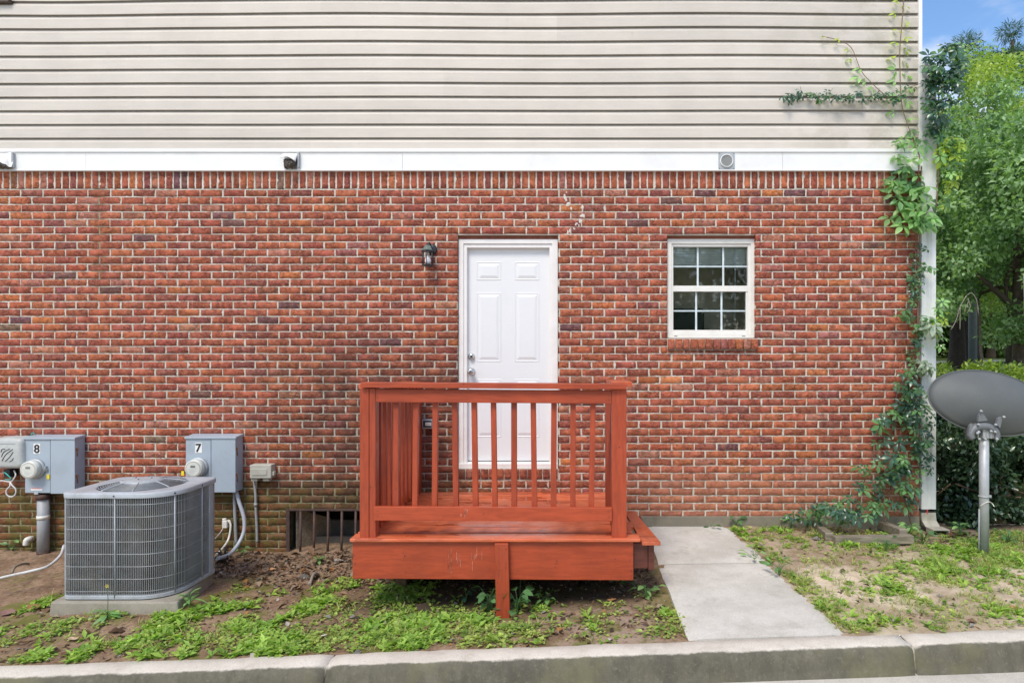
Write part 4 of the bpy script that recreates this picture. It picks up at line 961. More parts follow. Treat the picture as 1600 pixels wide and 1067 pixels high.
# stained drain elbow
de = MB().tube(catmull([P(50, 841, 5.9), P(46, 841.5, 5.86), P(41.5, 844, 5.84), P(40.5, 851, 5.84)]), .024, 14).build('drain_elbow', M['pvc']); props(de, 'stained white drain elbow sticking out of the mossy brick left of the thick conduit', 'pipe')
tubeobj('cable_on_ground', [P(100, 852, 5.3), P(94, 868, 5.12), P(75, 884, 4.97), P(48, 892, 4.92), P(20, 898, 4.9), P(-20, 908, 4.85)], .011, M['cable'], 'long pale grey cable curving over the ground from the air conditioner to the left edge', 'cable')
tubeobj('root_piece', [P(18, 896, 5.0), P(24, 885, 5.1), P(38, 880, 5.2), P(46, 881, 5.25)], [.010]*18+[.006], M['timber'], 'short weathered root lying beside the pale ground cable', 'root')
# outlet behind the rail
d = 5.85
ob_ = empty('wall_outlet', P(668, 668, 5.88), 'small grey outdoor outlet box with a pale label on the brick behind the deck railing', 'outlet box')
MB().box(X(659, d), X(676, d), d, D0-.001, Z(669.5, d), Z(655, d)).build('outlet_box', M['conduit'], ob_, .008, seg=3)
MB().box(X(661, d), X(674.5, d), d-.003, d+.002, Z(667.5, d), Z(657, d)).build('recess', M['black'], ob_, .002)
MB().box(X(664.8, d), X(674, d), d-.006, d-.0025, Z(664.8, d), Z(659.8, d)).build('pale_label', M['pvc'], ob_)
MB().box(X(666, d), X(672.5, d), d-.0072, d-.0062, Z(662.8, d), Z(662, d)).build('label_mark', M['mark'], ob_)

# ------------------------------------------------------------------ air conditioner
ax0, ax1, ay0, ay1 = -3.55, -2.765, 4.47, 5.09; az0, az1 = .002, .752
def outline(ins, nseg=9):
    """rounded plan of the unit with the big front right corner"""
    x0, x1, y0, y1 = ax0+ins, ax1-ins, ay0+ins, ay1-ins; rr = [.07, .27, .07, .07]; out = []
    for (cx_, cy_, r_, a0) in ((x0, y0, max(.01, .07-ins), 180), (x1, y0, max(.02, .23-ins), 270), (x1, y1, max(.01, .07-ins), 0), (x0, y1, max(.01, .07-ins), 90)):
        ccx = cx_+r_ if a0 in (180, 90) else cx_-r_; ccy = cy_+r_ if a0 in (180, 270) else cy_-r_
        for k in range(nseg+1): a = R(a0+90*k/nseg); out.append((ccx+r_*math.cos(a), ccy+r_*math.sin(a)))
    return out
ac = empty('air_conditioner', ((ax0+ax1)/2, (ay0+ay1)/2, az0), 'large grey air conditioner unit with wire guard and domed fan grille on a concrete pad', 'air conditioner')
MB().prism(outline(.032), az0+.03, az1-.03).build('coil', M['coil'], ac)
MB().prism(outline(.0), az0, az0+.028).build('base_pan', M['acM'], ac, .004)
# lid: ring between rounded outline and fan circle
fcx, fcy, fr = -3.16, 4.78, .285
N = 72
def ray_out(ins, N=N):
    o_ = outline(ins, 12); pts = []
    for k in range(N):
        a = 2*math.pi*k/N; dx, dy = math.cos(a), math.sin(a); best = None
        for i in range(len(o_)):
            x1_, y1_ = o_[i]; x2_, y2_ = o_[(i+1) % len(o_)]; ex, ey = x2_-x1_, y2_-y1_; den = dx*ey-dy*ex
            if abs(den) < 1e-9: continue
            t_ = ((x1_-fcx)*ey-(y1_-fcy)*ex)/den; u_ = ((x1_-fcx)*dy-(y1_-fcy)*dx)/den
            if t_ > 0 and -1e-6 <= u_ <= 1+1e-6 and (best is None or t_ > best): best = t_
        pts.append((fcx+dx*best, fcy+dy*best))
    return pts
R_ = [(ray_out(-.006), az1-.036), (ray_out(-.008), az1-.008), (ray_out(-.002), az1-.001), (ray_out(.012), az1+.002)]
circ = lambda r_: [(fcx+r_*math.cos(2*math.pi*k/N), fcy+r_*math.sin(2*math.pi*k/N)) for k in range(N)]
R_ += [(circ(fr+.012), az1+.006), (circ(fr), az1+.002), (circ(fr-.004), az1-.05)]
vs_, fs = [], []
for pts, z in R_: vs_ += [(a, b, z) for a, b in pts]
for i in range(len(R_)-1):
    for k in range(N): fs.append((i*N+k, i*N+(k+1) % N, (i+1)*N+(k+1) % N, (i+1)*N+k))
mb = MB(); mb.add(vs_, fs, True); mb.build('top_cover', M['acM'], ac)
MB().lathe([(fr-.006, -.052), (.02, -.055)], (fcx, fcy, az1), 'z', 40).build('fan_well', M['dark'], ac)
dome = lambda r_: az1+.006+.034*(1-(r_/fr)**2)
gw = MB()
for i in range(10):
    r_ = .15+i*(fr-.15)/9.5
    gw.tube([(fcx+r_*math.cos(a), fcy+r_*math.sin(a), dome(r_)) for a in np.linspace(0, 2*math.pi, 49)], .0026, 5, False)
o = gw.build('grille_ring', M['acwire'], ac); o['kind'] = 'stuff'
for k in range(8):
    a = 2*math.pi*k/8+.35; MB().tube([(fcx+r_*math.cos(a), fcy+r_*math.sin(a), dome(r_)+.003) for r_ in np.linspace(.13, fr+.012, 8)], .0042, 6).build('grille_rib', M['acM'], ac)
MB().lathe([(.148, dome(.15)-.004), (.15, dome(.15)+.004), (.09, dome(.08)+.008), (.02, dome(.02)+.012)], (fcx, fcy, 0), 'z', 36).build('fan_hub_plate', M['acM'], ac)
for a in (0, 1.6, 3.1, 4.7): MB().lathe([(.006, 0), (.004, .006)], (fcx+.06*math.cos(a), fcy+.06*math.sin(a), dome(.06)+.009), 'z', 8).build('screw', M['black'], ac)
# guard wires
ol = outline(.006, 14); per = [0]; 
for i in range(len(ol)): x1_, y1_ = ol[i]; x2_, y2_ = ol[(i+1) % len(ol)]; per.append(per[-1]+math.hypot(x2_-x1_, y2_-y1_))
def at_per(s):
    s = s % per[-1]; i = int(np.searchsorted(per, s, 'right')-1); i = min(i, len(ol)-1); f = (s-per[i])/max(1e-9, per[i+1]-per[i]); a, b = ol[i], ol[(i+1) % len(ol)]
    return a[0]+(b[0]-a[0])*f, a[1]+(b[1]-a[1])*f
gv = MB(); s = 0
while s < per[-1]:
    x_, y_ = at_per(s); gv.tube([(x_, y_, az0+.02), (x_, y_, az1-.02)], .0024, 4, False); s += .0125
o = gv.build('upright_guard_wires', M['acwire'], ac); o['kind'] = 'stuff'
for i in range(8):
    z = az0+.055+i*.0875
    MB().tube([(*at_per(s), z) for s in np.linspace(0, per[-1], 90)], .0023, 5, False).build('guard_wire', M['acwire'], ac)
s0 = per[15]
for s in (s0-.0+.40, s0+.86, s0+1.16, per[-1]-.6, .02, per[-1]-.08-.1):
    pass
def near_per(x_, y_):
    ss = np.linspace(0, per[-1], 600); q = [at_per(v) for v in ss]; return ss[int(np.argmin([(a-x_)**2+(b-y_)**2 for a, b in q]))]
for (x_, y_) in ((X(179, 4.47), 4.47), (-2.78, 4.56), (ax1, 4.86), (ax0, 4.8), (ax0+.3, ay1)):
    x2_, y2_ = at_per(near_per(x_, y_)); vx_, vy_ = x2_-fcx, y2_-fcy; l_ = math.hypot(vx_, vy_)
    MB().tube([(x2_+vx_/l_*.004, y2_+vy_/l_*.004, az0+.01), (x2_+vx_/l_*.004, y2_+vy_/l_*.004, az1-.02)], .0048, 6).build('guard_post', M['acM'], ac)
    MB().lathe([(.007, 0), (.005, .006)], (x2_+vx_/l_*.012, y2_-.010, az1-.02), 'y', 8).build('screw', M['black'], ac)
MB().box(ax0+.018, ax0+.03, ay0+.02, ay0+.04, az0+.02, az1-.03).build('corner_post', M['acM'], ac, .01)
MB().box(ax1-.04, ax1+.002, ay1-.13, ay1-.075, az0+.02, az1-.03).build('corner_post', M['acM'], ac, .006)
pd = MB().hexa([(-3.60, 4.43, -.16), (-2.68, 4.43, -.16), (-2.82, 5.12, -.16), (-3.66, 5.12, -.16), (-3.59, 4.44, -.004), (-2.70, 4.44, -.004), (-2.83, 5.12, -.004), (-3.64, 5.12, -.004)]).build('concrete_pad', M['padM'], None, .012)
props(pd, 'worn concrete pad on the ground under the air conditioner', 'pad')

# ------------------------------------------------------------------ deck
deck = empty('porch_deck', (-.45, 5.1, -.05), 'small red stained wooden deck with railing in front of the white door', 'deck')
DF = 4.37; DT = .465
mt = M['deckt']
# deck boards run along the wall
yb0 = 4.512; nb = 9; wbd = (5.872-yb0)/nb
for i in range(nb):
    a, b = yb0+i*wbd+.004, yb0+(i+1)*wbd-.003; xe = .505+rng.uniform(-.012, .012)-.02*(i % 3 == 0)
    MB().box(-1.462, xe, a, b, DT-.026, DT+rng.normal(0, .0012)).build('deck_board', mt, deck, .004)
MB().box(-1.473, .533, DF, 4.508, DT-.030, DT-.006).build('front_deck_board', mt, deck, .006)
# skirts
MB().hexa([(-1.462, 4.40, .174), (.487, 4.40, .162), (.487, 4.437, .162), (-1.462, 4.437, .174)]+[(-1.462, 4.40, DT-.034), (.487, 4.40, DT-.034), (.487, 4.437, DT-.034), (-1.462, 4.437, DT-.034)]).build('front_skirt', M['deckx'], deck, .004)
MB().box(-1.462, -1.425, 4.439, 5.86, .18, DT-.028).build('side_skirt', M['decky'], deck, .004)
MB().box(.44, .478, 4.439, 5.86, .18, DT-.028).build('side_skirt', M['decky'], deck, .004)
for yy in (4.8, 5.2, 5.6): MB().box(-1.42, .435, yy, yy+.038, .2, DT-.03).build('joist', M['stub'], deck)
def leg(x0, x1, y0, y1, z0, z1, mat, nm='support_leg', dx=0): return MB().hexa([(x0+dx, y0, z0), (x1+dx, y0, z0), (x1+dx, y1, z0), (x0+dx, y1, z0), (x0, y0, z1), (x1, y0, z1), (x1, y1, z1), (x0, y1, z1)]).build(nm, mat, deck, .004)
leg(X(772.8, 4.36), X(794.3, 4.36), 4.352, 4.398, -.12, DT-.034, M['deckz'], 'center_support_leg', .012)
leg(-1.30, -1.21, 4.90, 4.99, -.12, .3, M['stub']); leg(.34, .43, 4.95, 5.04, -.1, .3, M['stub']); leg(-1.35, -1.26, 5.6, 5.69, -.12, .3, M['stub']); leg(.30, .39, 5.6, 5.69, -.1, .3, M['stub'])
# posts
PF = 4.395
def post(pxa, pxb, ya, yb, yw, zt, zb=DT-.008): return MB().box(X(pxa, PF), X(pxb, PF), ya, yb, zb, zt).build('post', M['deckz'], deck, .004)
s_ = .1
LPX0, LPX1 = X(562, PF), X(586.6, PF); RPX0, RPX1 = X(956.3, PF), X(979.3, PF)
ZR = Z(606.5, PF)
MB().box(LPX0, LPX0+(LPX1-LPX0)*.58, PF, PF+.09, DT-.008, ZR).build('post', M['deckz'], deck, .003)
MB().box(LPX0+(LPX1-LPX0)*.58+.002, LPX1, PF+.003, PF+.088, DT-.008, ZR).build('post', M['deckz'], deck, .003)
MB().box(RPX0, RPX1, PF, PF+.09, DT-.012, ZR-.006).build('post', M['deckz'], deck, .004)
MB().box(-1.40, -1.31, 5.79, 5.88, DT, 1.45).build('post', M['deckz'], deck, .004)
MB().box(.345, .435, 5.12, 5.21, DT, 1.46).build('post', M['deckz'], deck, .004)
# front rails
def slant(name, xa, xb, y0, y1, zbL, ztL, zbR, ztR, mat=M['deckx'], bev=.003):
    return MB().hexa([(xa, y0, zbL), (xb, y0, zbR), (xb, y1, zbR), (xa, y1, zbL), (xa, y0, ztL), (xb, y0, ztR), (xb, y1, ztR), (xa, y1, ztL)]).build(name, mat, deck, bev)
c0 = 4.365
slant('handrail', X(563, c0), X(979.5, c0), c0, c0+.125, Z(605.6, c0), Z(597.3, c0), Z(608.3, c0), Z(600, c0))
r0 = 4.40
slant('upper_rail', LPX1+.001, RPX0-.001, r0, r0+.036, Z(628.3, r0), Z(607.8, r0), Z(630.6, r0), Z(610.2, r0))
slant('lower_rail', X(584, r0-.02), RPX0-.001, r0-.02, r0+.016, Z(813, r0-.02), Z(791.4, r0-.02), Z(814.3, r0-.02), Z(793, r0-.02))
bp = [619, 649.2, 679.6, 711.3, 741.8, 772, 803.2, 834.1, 865.3, 895.2, 925.4]
for i, px in enumerate(bp):
    y0 = r0+.037; dt = random.uniform(-.008, .008); x_ = X(px, y0); hw = .0192+random.uniform(-.0008, .0008)
    yb_ = y0 if True else 0
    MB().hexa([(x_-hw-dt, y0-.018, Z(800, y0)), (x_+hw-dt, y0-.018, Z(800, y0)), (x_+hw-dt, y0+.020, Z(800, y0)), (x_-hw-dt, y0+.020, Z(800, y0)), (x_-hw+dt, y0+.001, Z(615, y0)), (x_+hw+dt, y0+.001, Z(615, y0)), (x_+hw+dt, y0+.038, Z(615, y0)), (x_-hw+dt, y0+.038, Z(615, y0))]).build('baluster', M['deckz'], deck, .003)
# side rails
def side_rail(x_in, sgn, ya, yb, n, znear, zfar):
    xo = x_in-sgn*.038
    def sl(nm, xa, xb, z0, z1, ofs=0):
        f = znear-zfar
        MB().hexa([(xa, ya, z0), (xb, ya, z0), (xb, yb, z0-f), (xa, yb, z0-f), (xa, ya, z1), (xb, ya, z1), (xb, yb, z1-f), (xa, yb, z1-f)]).build(nm, M['decky'], deck, .003)
    a, b = sorted((x_in, xo)); zt = znear
    sl('side_upper_rail', a, b, zt-.135, zt-.045); sl('side_lower_rail', a, b, DT+.03, DT+.12)
    a2, b2 = (x_in-.055, x_in+.075) if sgn > 0 else (x_in-.075, x_in+.055)
    sl('side_handrail', min(x_in-sgn*.105, x_in+sgn*.042), max(x_in-sgn*.105, x_in+sgn*.042), zt-.036, zt)
    for i in range(n):
        y = ya+.06+(yb-ya-.14)*i/(n-1); z1 = zt-.05-(znear-zfar)*(y-ya)/(yb-ya); a3, b3 = sorted((x_in+sgn*.001, x_in+sgn*.039))
        MB().box(a3, b3, y, y+.038, DT+.022, z1).build('baluster', M['deckz'], deck, .003)
side_rail(-1.345, 1, 4.492, 5.785, 10, 1.520, 1.492)
side_rail(.385, -1, 4.492, 5.115, 5, 1.535, 1.530)
# right step
tz = .438
for (ya, yb) in ((4.37, 4.817), (4.823, 5.27)):
    f = lambda y: (y-4.37)/.9
    xl = [.545-.04*f(y) for y in (ya, yb)]; xr = [.672-.085*f(y) for y in (ya, yb)]
    MB().hexa([(xl[0], ya, tz-.026), (xr[0], ya, tz-.026), (xr[1], yb, tz-.026), (xl[1], yb, tz-.026), (xl[0], ya, tz), (xr[0], ya, tz), (xr[1], yb, tz), (xl[1], yb, tz)]).build('step_tread', M['decky'], deck, .004)
MB().box(.489, .592, 4.43, 4.465, .235, tz-.028).build('step_riser', M['deckdark'], deck, .003)
MB().box(.594, .634, 4.425, 5.2, .225, tz-.028).build('step_side', M['deckdark'], deck, .003)
nd = MB()
def nail(x, y, z, r=.0035): nd.lathe([(r, 0), (r*.8, .0012)], (x, y, z), 'y', 6)
for px in (553, 556, 632, 633, 634, 766, 868, 869, 941, 943, 962, 985, 986):
    for q in range(2): nail(X(px+random.uniform(-2, 2), 4.40), 4.3998, Z(random.uniform(855, 900), 4.40), random.uniform(.0022, .0042))
for px, py, dd in ((589.5, 618, r0), (590, 621.5, r0), (951, 618, r0), (951.5, 625, r0), (590, 798, r0-.02), (590, 806, r0-.02), (951, 799, r0-.02), (952, 808, r0-.02)): nail(X(px, dd), dd-.0002, Z(py, dd))
nail(X(967.5, PF), PF-.0002, Z(698.5, PF), .005)
for i in range(12): nail(X(random.choice([779, 790]), 4.352)+random.uniform(-.01, .01), 4.3518, Z(random.uniform(852, 940), 4.352), .003)
o = nd.build('nail_heads', M['black'], deck); o['kind'] = 'stuff'
# old whitish paint drips on the skirt and lower rail
dv = MB()
def drip(px, py0, py1, d_, wpx):
    x_ = X(px, d_); w_ = wpx/227/2; n = 7; L_, R2 = [], []
    for i in range(n+1):
        v = i/n; z = Z(py0+(py1-py0)*v, d_); ww = w_*(.5+.6*random.random())*(1.3 if i == n-1 else 1)*(.2 if i in (0, n) else 1); c_ = x_+random.uniform(-.0012, .0012)
        L_.append((c_-ww, d_-.0007, z)); R2.append((c_+ww, d_-.0007, z))
    dv.add(L_+R2, [(i, i+1, n+2+i, n+1+i) for i in range(n)])
for i in range(24): 
    px = random.choice([random.gauss(714, 9), random.gauss(740, 5), 701, 705]); y0 = random.uniform(852, 880); drip(px, y0, min(899, y0+random.uniform(4, 20)), 4.3995, random.uniform(.4, 1.2))
for i in range(9): px = random.gauss(727, 5); y0 = random.uniform(794, 803); drip(px, y0, y0+random.uniform(2, 9), r0-.0205, random.uniform(.6, 2.2))
o = dv.build('paint_drips', simple('pale_drip_stain', (.50, .20, .14), .7, 0, .2, 40), deck, fixn=False); o['kind'] = 'stuff'
# puddle on deck boards (thin water film)

# ------------------------------------------------------------------ satellite dish
dp = 5.25; gx = X(1537.5, dp)
dish = empty('satellite_dish', (gx, dp, Z(868, dp)), 'dark grey satellite dish seen from behind on a galvanised pole at the right edge', 'satellite dish')
MB().tube([(gx, dp, .02), (gx, dp, Z(664, dp))], .036, 24).build('pole', M['galv'], dish)
MB().tube([(gx-.042, dp, .03), (gx-.044, dp-.004, Z(840, dp)), (gx-.040, dp, Z(795, dp))], .006, 6).build('ground_cable', M['conduit'], dish)
MB().tube(catmull([(gx-.04, dp-.01, Z(790, dp)), (gx+.0, dp-.045, Z(782, dp)), (gx+.05, dp-.02, Z(785, dp)), (gx+.065, dp-.03, Z(790, dp))]), .004, 6).build('cable_tie', M['pvc'], dish)
MB().lathe([(.037, -.005), (.043, -.004), (.043, .004), (.037, .005)], (gx, dp, Z(775, dp)), 'z', 20, False).box(gx+.03, gx+.055, dp-.012, dp+.0, Z(777, dp), Z(773, dp)).build('pipe_clamp', M['galv'], dish)
# reflector: shallow paraboloid whose convex back faces the camera, tilted
dc = Vector((X(1559, dp-.0), dp+.10, Z(630, dp)))
a_, b_ = .500, .272
rot = Euler((R(-12), R(9), R(-3))).to_matrix()
def dpt(u, v, off=0):
    y = -.13*(1-(u*u+v*v))+.02-off; return dc+rot @ Vector((a_*u, y, b_*v))
mb = MB(); nr, na = 10, 64; vs_ = [tuple(dpt(0, 0))]; fs = []
for i in range(1, nr+1):
    r_ = i/nr
    for k in range(na): a = 2*math.pi*k/na; vs_.append(tuple(dpt(r_*math.cos(a), r_*math.sin(a))))
for k in range(na): fs.append((0, 1+k, 1+(k+1) % na))
for i in range(nr-1):
    for k in range(na): a = 1+i*na; fs.append((a+k, a+na+k, a+na+(k+1) % na, a+(k+1) % na))
mb.add(vs_, fs, True); o = mb.build('reflector', M['dish'], dish); sdm = o.modifiers.new('solid', 'SOLIDIFY'); sdm.thickness = .004
MB().tube([tuple(dpt(math.cos(a), math.sin(a))) for a in np.linspace(0, 2*math.pi, 65)], .0065, 8, False).build('rim', M['dish'], dish)
# backing bracket: an arched collar with three bolted ears
bc = Vector((X(1531, dp), dp-.045, Z(673, dp)))
arch = [(bc.x+.124*math.cos(a), dp-.07+.012*math.sin(a), bc.z-.028+.100*math.sin(a)) for a in np.linspace(R(-25), R(205), 24)]
mb = MB(); inn = [(bc.x+.088*math.cos(a), dp-.07, bc.z-.030+.050*math.sin(a)) for a in np.linspace(R(-25), R(205), 24)]
n = 24; vs_ = arch+inn+[(x, y+.075, z) for x, y, z in arch]+[(x, y+.075, z) for x, y, z in inn]; fs = []
for i in range(n-1):
    fs += [(i, i+1, n+i+1, n+i), (2*n+i, 3*n+i, 3*n+i+1, 2*n+i+1), (i, 2*n+i, 2*n+i+1, i+1), (n+i, n+i+1, 3*n+i+1, 3*n+i)]
fs += [(0, n, 3*n, 2*n), (n-1, 3*n-1, 4*n-1, 2*n-1)]
mb.add(vs_, fs, True); mb.build('mount_collar', M['telbox'] if 0 else simple('grey_cast_bracket', (.15, .16, .165), .5), dish)
brk = simple('grey_bracket', (.16, .17, .175), .5)
def ear(pts, nm='mount_ear'):
    MB().prism([(X(a, dp), Z(b, dp)) for a, b in pts], dp-.062, dp-.035, lambda p, q, h: (p, h, q)).build(nm, brk, dish, .003)
ear([(1521, 658), (1522, 648), (1526, 644), (1531, 648), (1536, 656)]); ear([(1549, 662), (1552, 652), (1557, 650), (1558, 655), (1555, 668)]); ear([(1508, 664), (1512, 660), (1513, 680), (1509, 684), (1506, 680)])
for px, py in ((1523.5, 641), (1558.5, 650), (1519.5, 661.5), (1546, 662), (1545, 673), (1520, 673), (1548, 684), (1521, 684), (1518, 675), (1530, 684), (1539, 672)):
    MB().lathe([(.011, 0), (.011, .008), (.007, .010), (.006, .02), (.004, .021)], (X(px, dp), dp-.07, Z(py, dp)), 'y', 6).build('bolt', M['galv'], dish)
MB().box(gx-.04, gx+.055, dp-.05, dp+.05, Z(684, dp), Z(663.5, dp)).build('pole_clamp', M['galv'], dish, .005)
for q in (-.022, .004, .03): MB().box(gx+.005+q, gx+.012+q, dp-.056, dp-.0505, Z(682, dp), Z(666, dp)).build('clamp_slot', M['conduit'], dish)
MB().box(gx-.085, gx-.076, dp-.05, dp+.05, Z(683, dp), Z(665, dp)).build('clamp_plate', M['galv'], dish, .002)

# ------------------------------------------------------------------ downspout
dsd = D0-.012; dx0, dx1 = X(1440, dsd), X(1462.5, dsd)
ds = empty('downspout', ((dx0+dx1)/2, dsd, 0), 'white ribbed downspout running down the corner of the house into a weathered elbow', 'downspout')
def ribbed(x0, x1, y0, y1, pts, name, mat):
    """pts: list of (x offset, y offset, z, pinch)"""
    w = x1-x0; sec = []
    for k in range(33):
        u = k/32; rib = .0035 if (.30 < u < .70 and int((u-.30)/.4*12) % 2) else 0; sec.append((x0+w*u, y0+rib))
    sec += [(x1, y1), (x0, y1)]; m = len(sec); vs_, fs = [], []
    for ox, oy, z in pts: vs_ += [(a+ox, b+oy, z) for a, b in sec]
    for i in range(len(pts)-1):
        for k in range(m): fs.append((i*m+k, i*m+(k+1) % m, (i+1)*m+(k+1) % m, (i+1)*m+k))
    mb_ = MB(); mb_.add(vs_, fs); return mb_.build(name, mat, ds)
dsm = simple('downspout_paint', (.70, .715, .70), .45, 0, .06, 5, (.42, .42, .34), .45, 3, .1, 30)
ribbed(dx0, dx1, dsd, dsd+.11, [(0, 0, Z(795)), (0, 0, Z(330))], 'lower_pipe', dsm)
ribbed(dx0-.002, dx1+.002, dsd-.002, dsd+.112, [(0, 0, Z(331)), (0, 0, Z(100))], 'upper_pipe', dsm)
el = simple('weathered_downspout', (.40, .38, .31), .6, 0, .15, 10, (.17, .15, .11), .6, 7, .2, 30)
ribbed(dx0-.004, dx1-.004, dsd-.004, dsd+.106, [(0, 0, Z(800)), (0, -.01, Z(812)), (.012, -.05, Z(820)), (.022, -.13, Z(827, 5.77))], 'elbow', el)
tip = MB().add([(dx0+.016, dsd-.1345, Z(829, 5.77)), (dx1+.016, dsd-.1345, Z(829, 5.77)), (dx1+.02, dsd-.136, Z(836, 5.77)), (dx0+.02, dsd-.136, Z(836, 5.77))], [(0, 1, 2, 3)])
MB().box(dx0+.012, dx1+.028, dsd-.16, dsd-.05, Z(837.5, 5.75), Z(835.8, 5.75)).box(dx0+.012, dx0+.018, dsd-.16, dsd-.05, Z(835.7, 5.75), Z(828, 5.75)).box(dx1+.022, dx1+.028, dsd-.16, dsd-.05, Z(835.7, 5.75), Z(828, 5.75)).box(dx0+.012, dx1+.028, dsd-.16, dsd-.05, Z(827.9, 5.75), Z(826.4, 5.75)).build('spout_mouth', el, ds)
MB().box(dx0+.019, dx1+.021, dsd-.08, dsd-.06, Z(835.6, 5.75), Z(828, 5.75)).build('spout_void', M['dark'], ds)
MB().box(dx0-.006, dx1+.006, dsd-.006, dsd+.11, Z(332), Z(329.5)).build('joint_band', dsm, ds, .001)
MB().box(X(1447.5, dsd), X(1449.5, dsd), dsd-.0046, dsd-.001, Z(803), Z(795)).build('red_scrape', M['inkr'], ds)

# ------------------------------------------------------------------ timber edging at the right crawl opening
te = empty('timber_planter_edge', (X(1350, 5.6), 5.6, .05), 'weathered timber edging around the low opening near the downspout', 'planter edge')
def tb_(p0, p1, w_=.07, h_=.07):
    p0, p1 = Vector(p0), Vector(p1); t_ = (p1-p0).normalized(); s_ = Vector((-t_.y, t_.x, 0)).normalized()*w_/2; z_ = Vector((0, 0, h_))
    MB().hexa([p0-s_, p1-s_, p1+s_, p0+s_, p0-s_+z_, p1-s_+z_, p1+s_+z_, p0+s_+z_]).build('timber', M['timber'], te, .006)
tb_(P(1303, 850, 5.42), P(1425, 848, 5.42)); tb_(P(1296, 845, 5.48), P(1277, 829, 5.85)); tb_(P(1412, 839, 5.48), P(1378, 826, 5.85))

# ------------------------------------------------------------------ ground cover
def leaves_np(P0, dirs, ups, Ls, Ws, cols, fold=.25, tipdrop=.15):
    """4-triangle folded leaf: base, left, mid, right, tip"""
    n = len(P0); dirs = dirs/np.linalg.norm(dirs, axis=1, keepdims=True); side = np.cross(dirs, ups); side /= np.linalg.norm(side, axis=1, keepdims=True)+1e-9; up = np.cross(side, dirs)
    Ls = Ls[:, None]; Ws = Ws[:, None]
    mid = P0+dirs*Ls*.5; tip = P0+dirs*Ls-up*Ls*tipdrop
    V = np.stack([P0, mid-side*Ws*.5+up*Ws*fold*.6, mid-up*Ws*fold*.2, mid+side*Ws*.5+up*Ws*fold*.6, tip], 1).reshape(-1, 3)
    b = (np.arange(n)*5)[:, None, None]; T = np.array([[0, 2, 1], [0, 3, 2], [1, 2, 4], [2, 3, 4]])[None]
    return V, (b+T).reshape(-1, 3), np.repeat(cols, 5, 0)
def in_deck_path(x, y):
    on_walk = (x > wl(y)-.0) & (x < wr(y)+.0)
    pad = (x > -3.62) & (x < -2.6) & (y > 4.43) & (y < 5.2)
    ctr = (abs(x+.415) < .08) & (abs(y-4.37) < .05)
    timb = (x > 2.3) & (x < 3.05) & (y > 5.38) & (y < 5.46)
    return on_walk | pad | timb | ctr
def veg_density(x, y):
    f = fbm(x, y, 2.2, 31); g = fbm(x, y, 5.5, 37)
    px, py = PXY(x, y, ground_z(x, y))
    left = smooth(905, 950, py)*smooth(.48, .60, f*.45+g*.55+smooth(930, 1010, py)*.07)
    left = left*(1-.80*smooth(820, 900, px)*(1-smooth(1000, 1050, px)*smooth(930, 960, py)))
    left = np.maximum(left, .55*((px < 110) & (py > 890))*smooth(.46, .56, g)); left = np.maximum(left, .5*((px > 330) & (px < 560) & (py > 905))*smooth(.5, .58, g))
    under = (px > 620) & (px < 985) & (py < 945); left = np.where(under, left*.12, left)
    left = np.maximum(left, .75*smooth(560, 600, px)*(1-smooth(640, 700, px))*smooth(905, 925, py))
    right = .07+.50*smooth(.50, .66, g)*smooth(.42, .55, f)
    edge = np.exp(-((x-wr(y)-.06)/.07)**2)*.65*smooth(.35, .5, g); right = np.maximum(right, edge)
    right = np.maximum(right, smooth(1380, 1470, px)*smooth(.40, .55, g)*(1-smooth(885, 925, py))*.9)
    right = np.maximum(right, smooth(955, 985, py)*smooth(.42, .56, g)*.62)
    wallr = smooth(835, 815, py) if False else 0
    return np.where(x < .76, left, right)
def scatter(n, f, x0=-3.9, x1=5.2, y0=3.83, y1=5.85):
    out = []
    tot = 0
    while tot < n:
        x = rng.uniform(x0, x1, n*3); y = rng.uniform(y0, y1, n*3); k = (rng.random(n*3) < f(x, y)) & ~in_deck_path(x, y); q = np.stack([x[k], y[k]], 1); out.append(q); tot += len(q)
        if len(out) > 40: break
    return np.concatenate(out)[:n]
G = lambda q: np.column_stack([q[:, 0], q[:, 1], soil_z(q[:, 0], q[:, 1])])
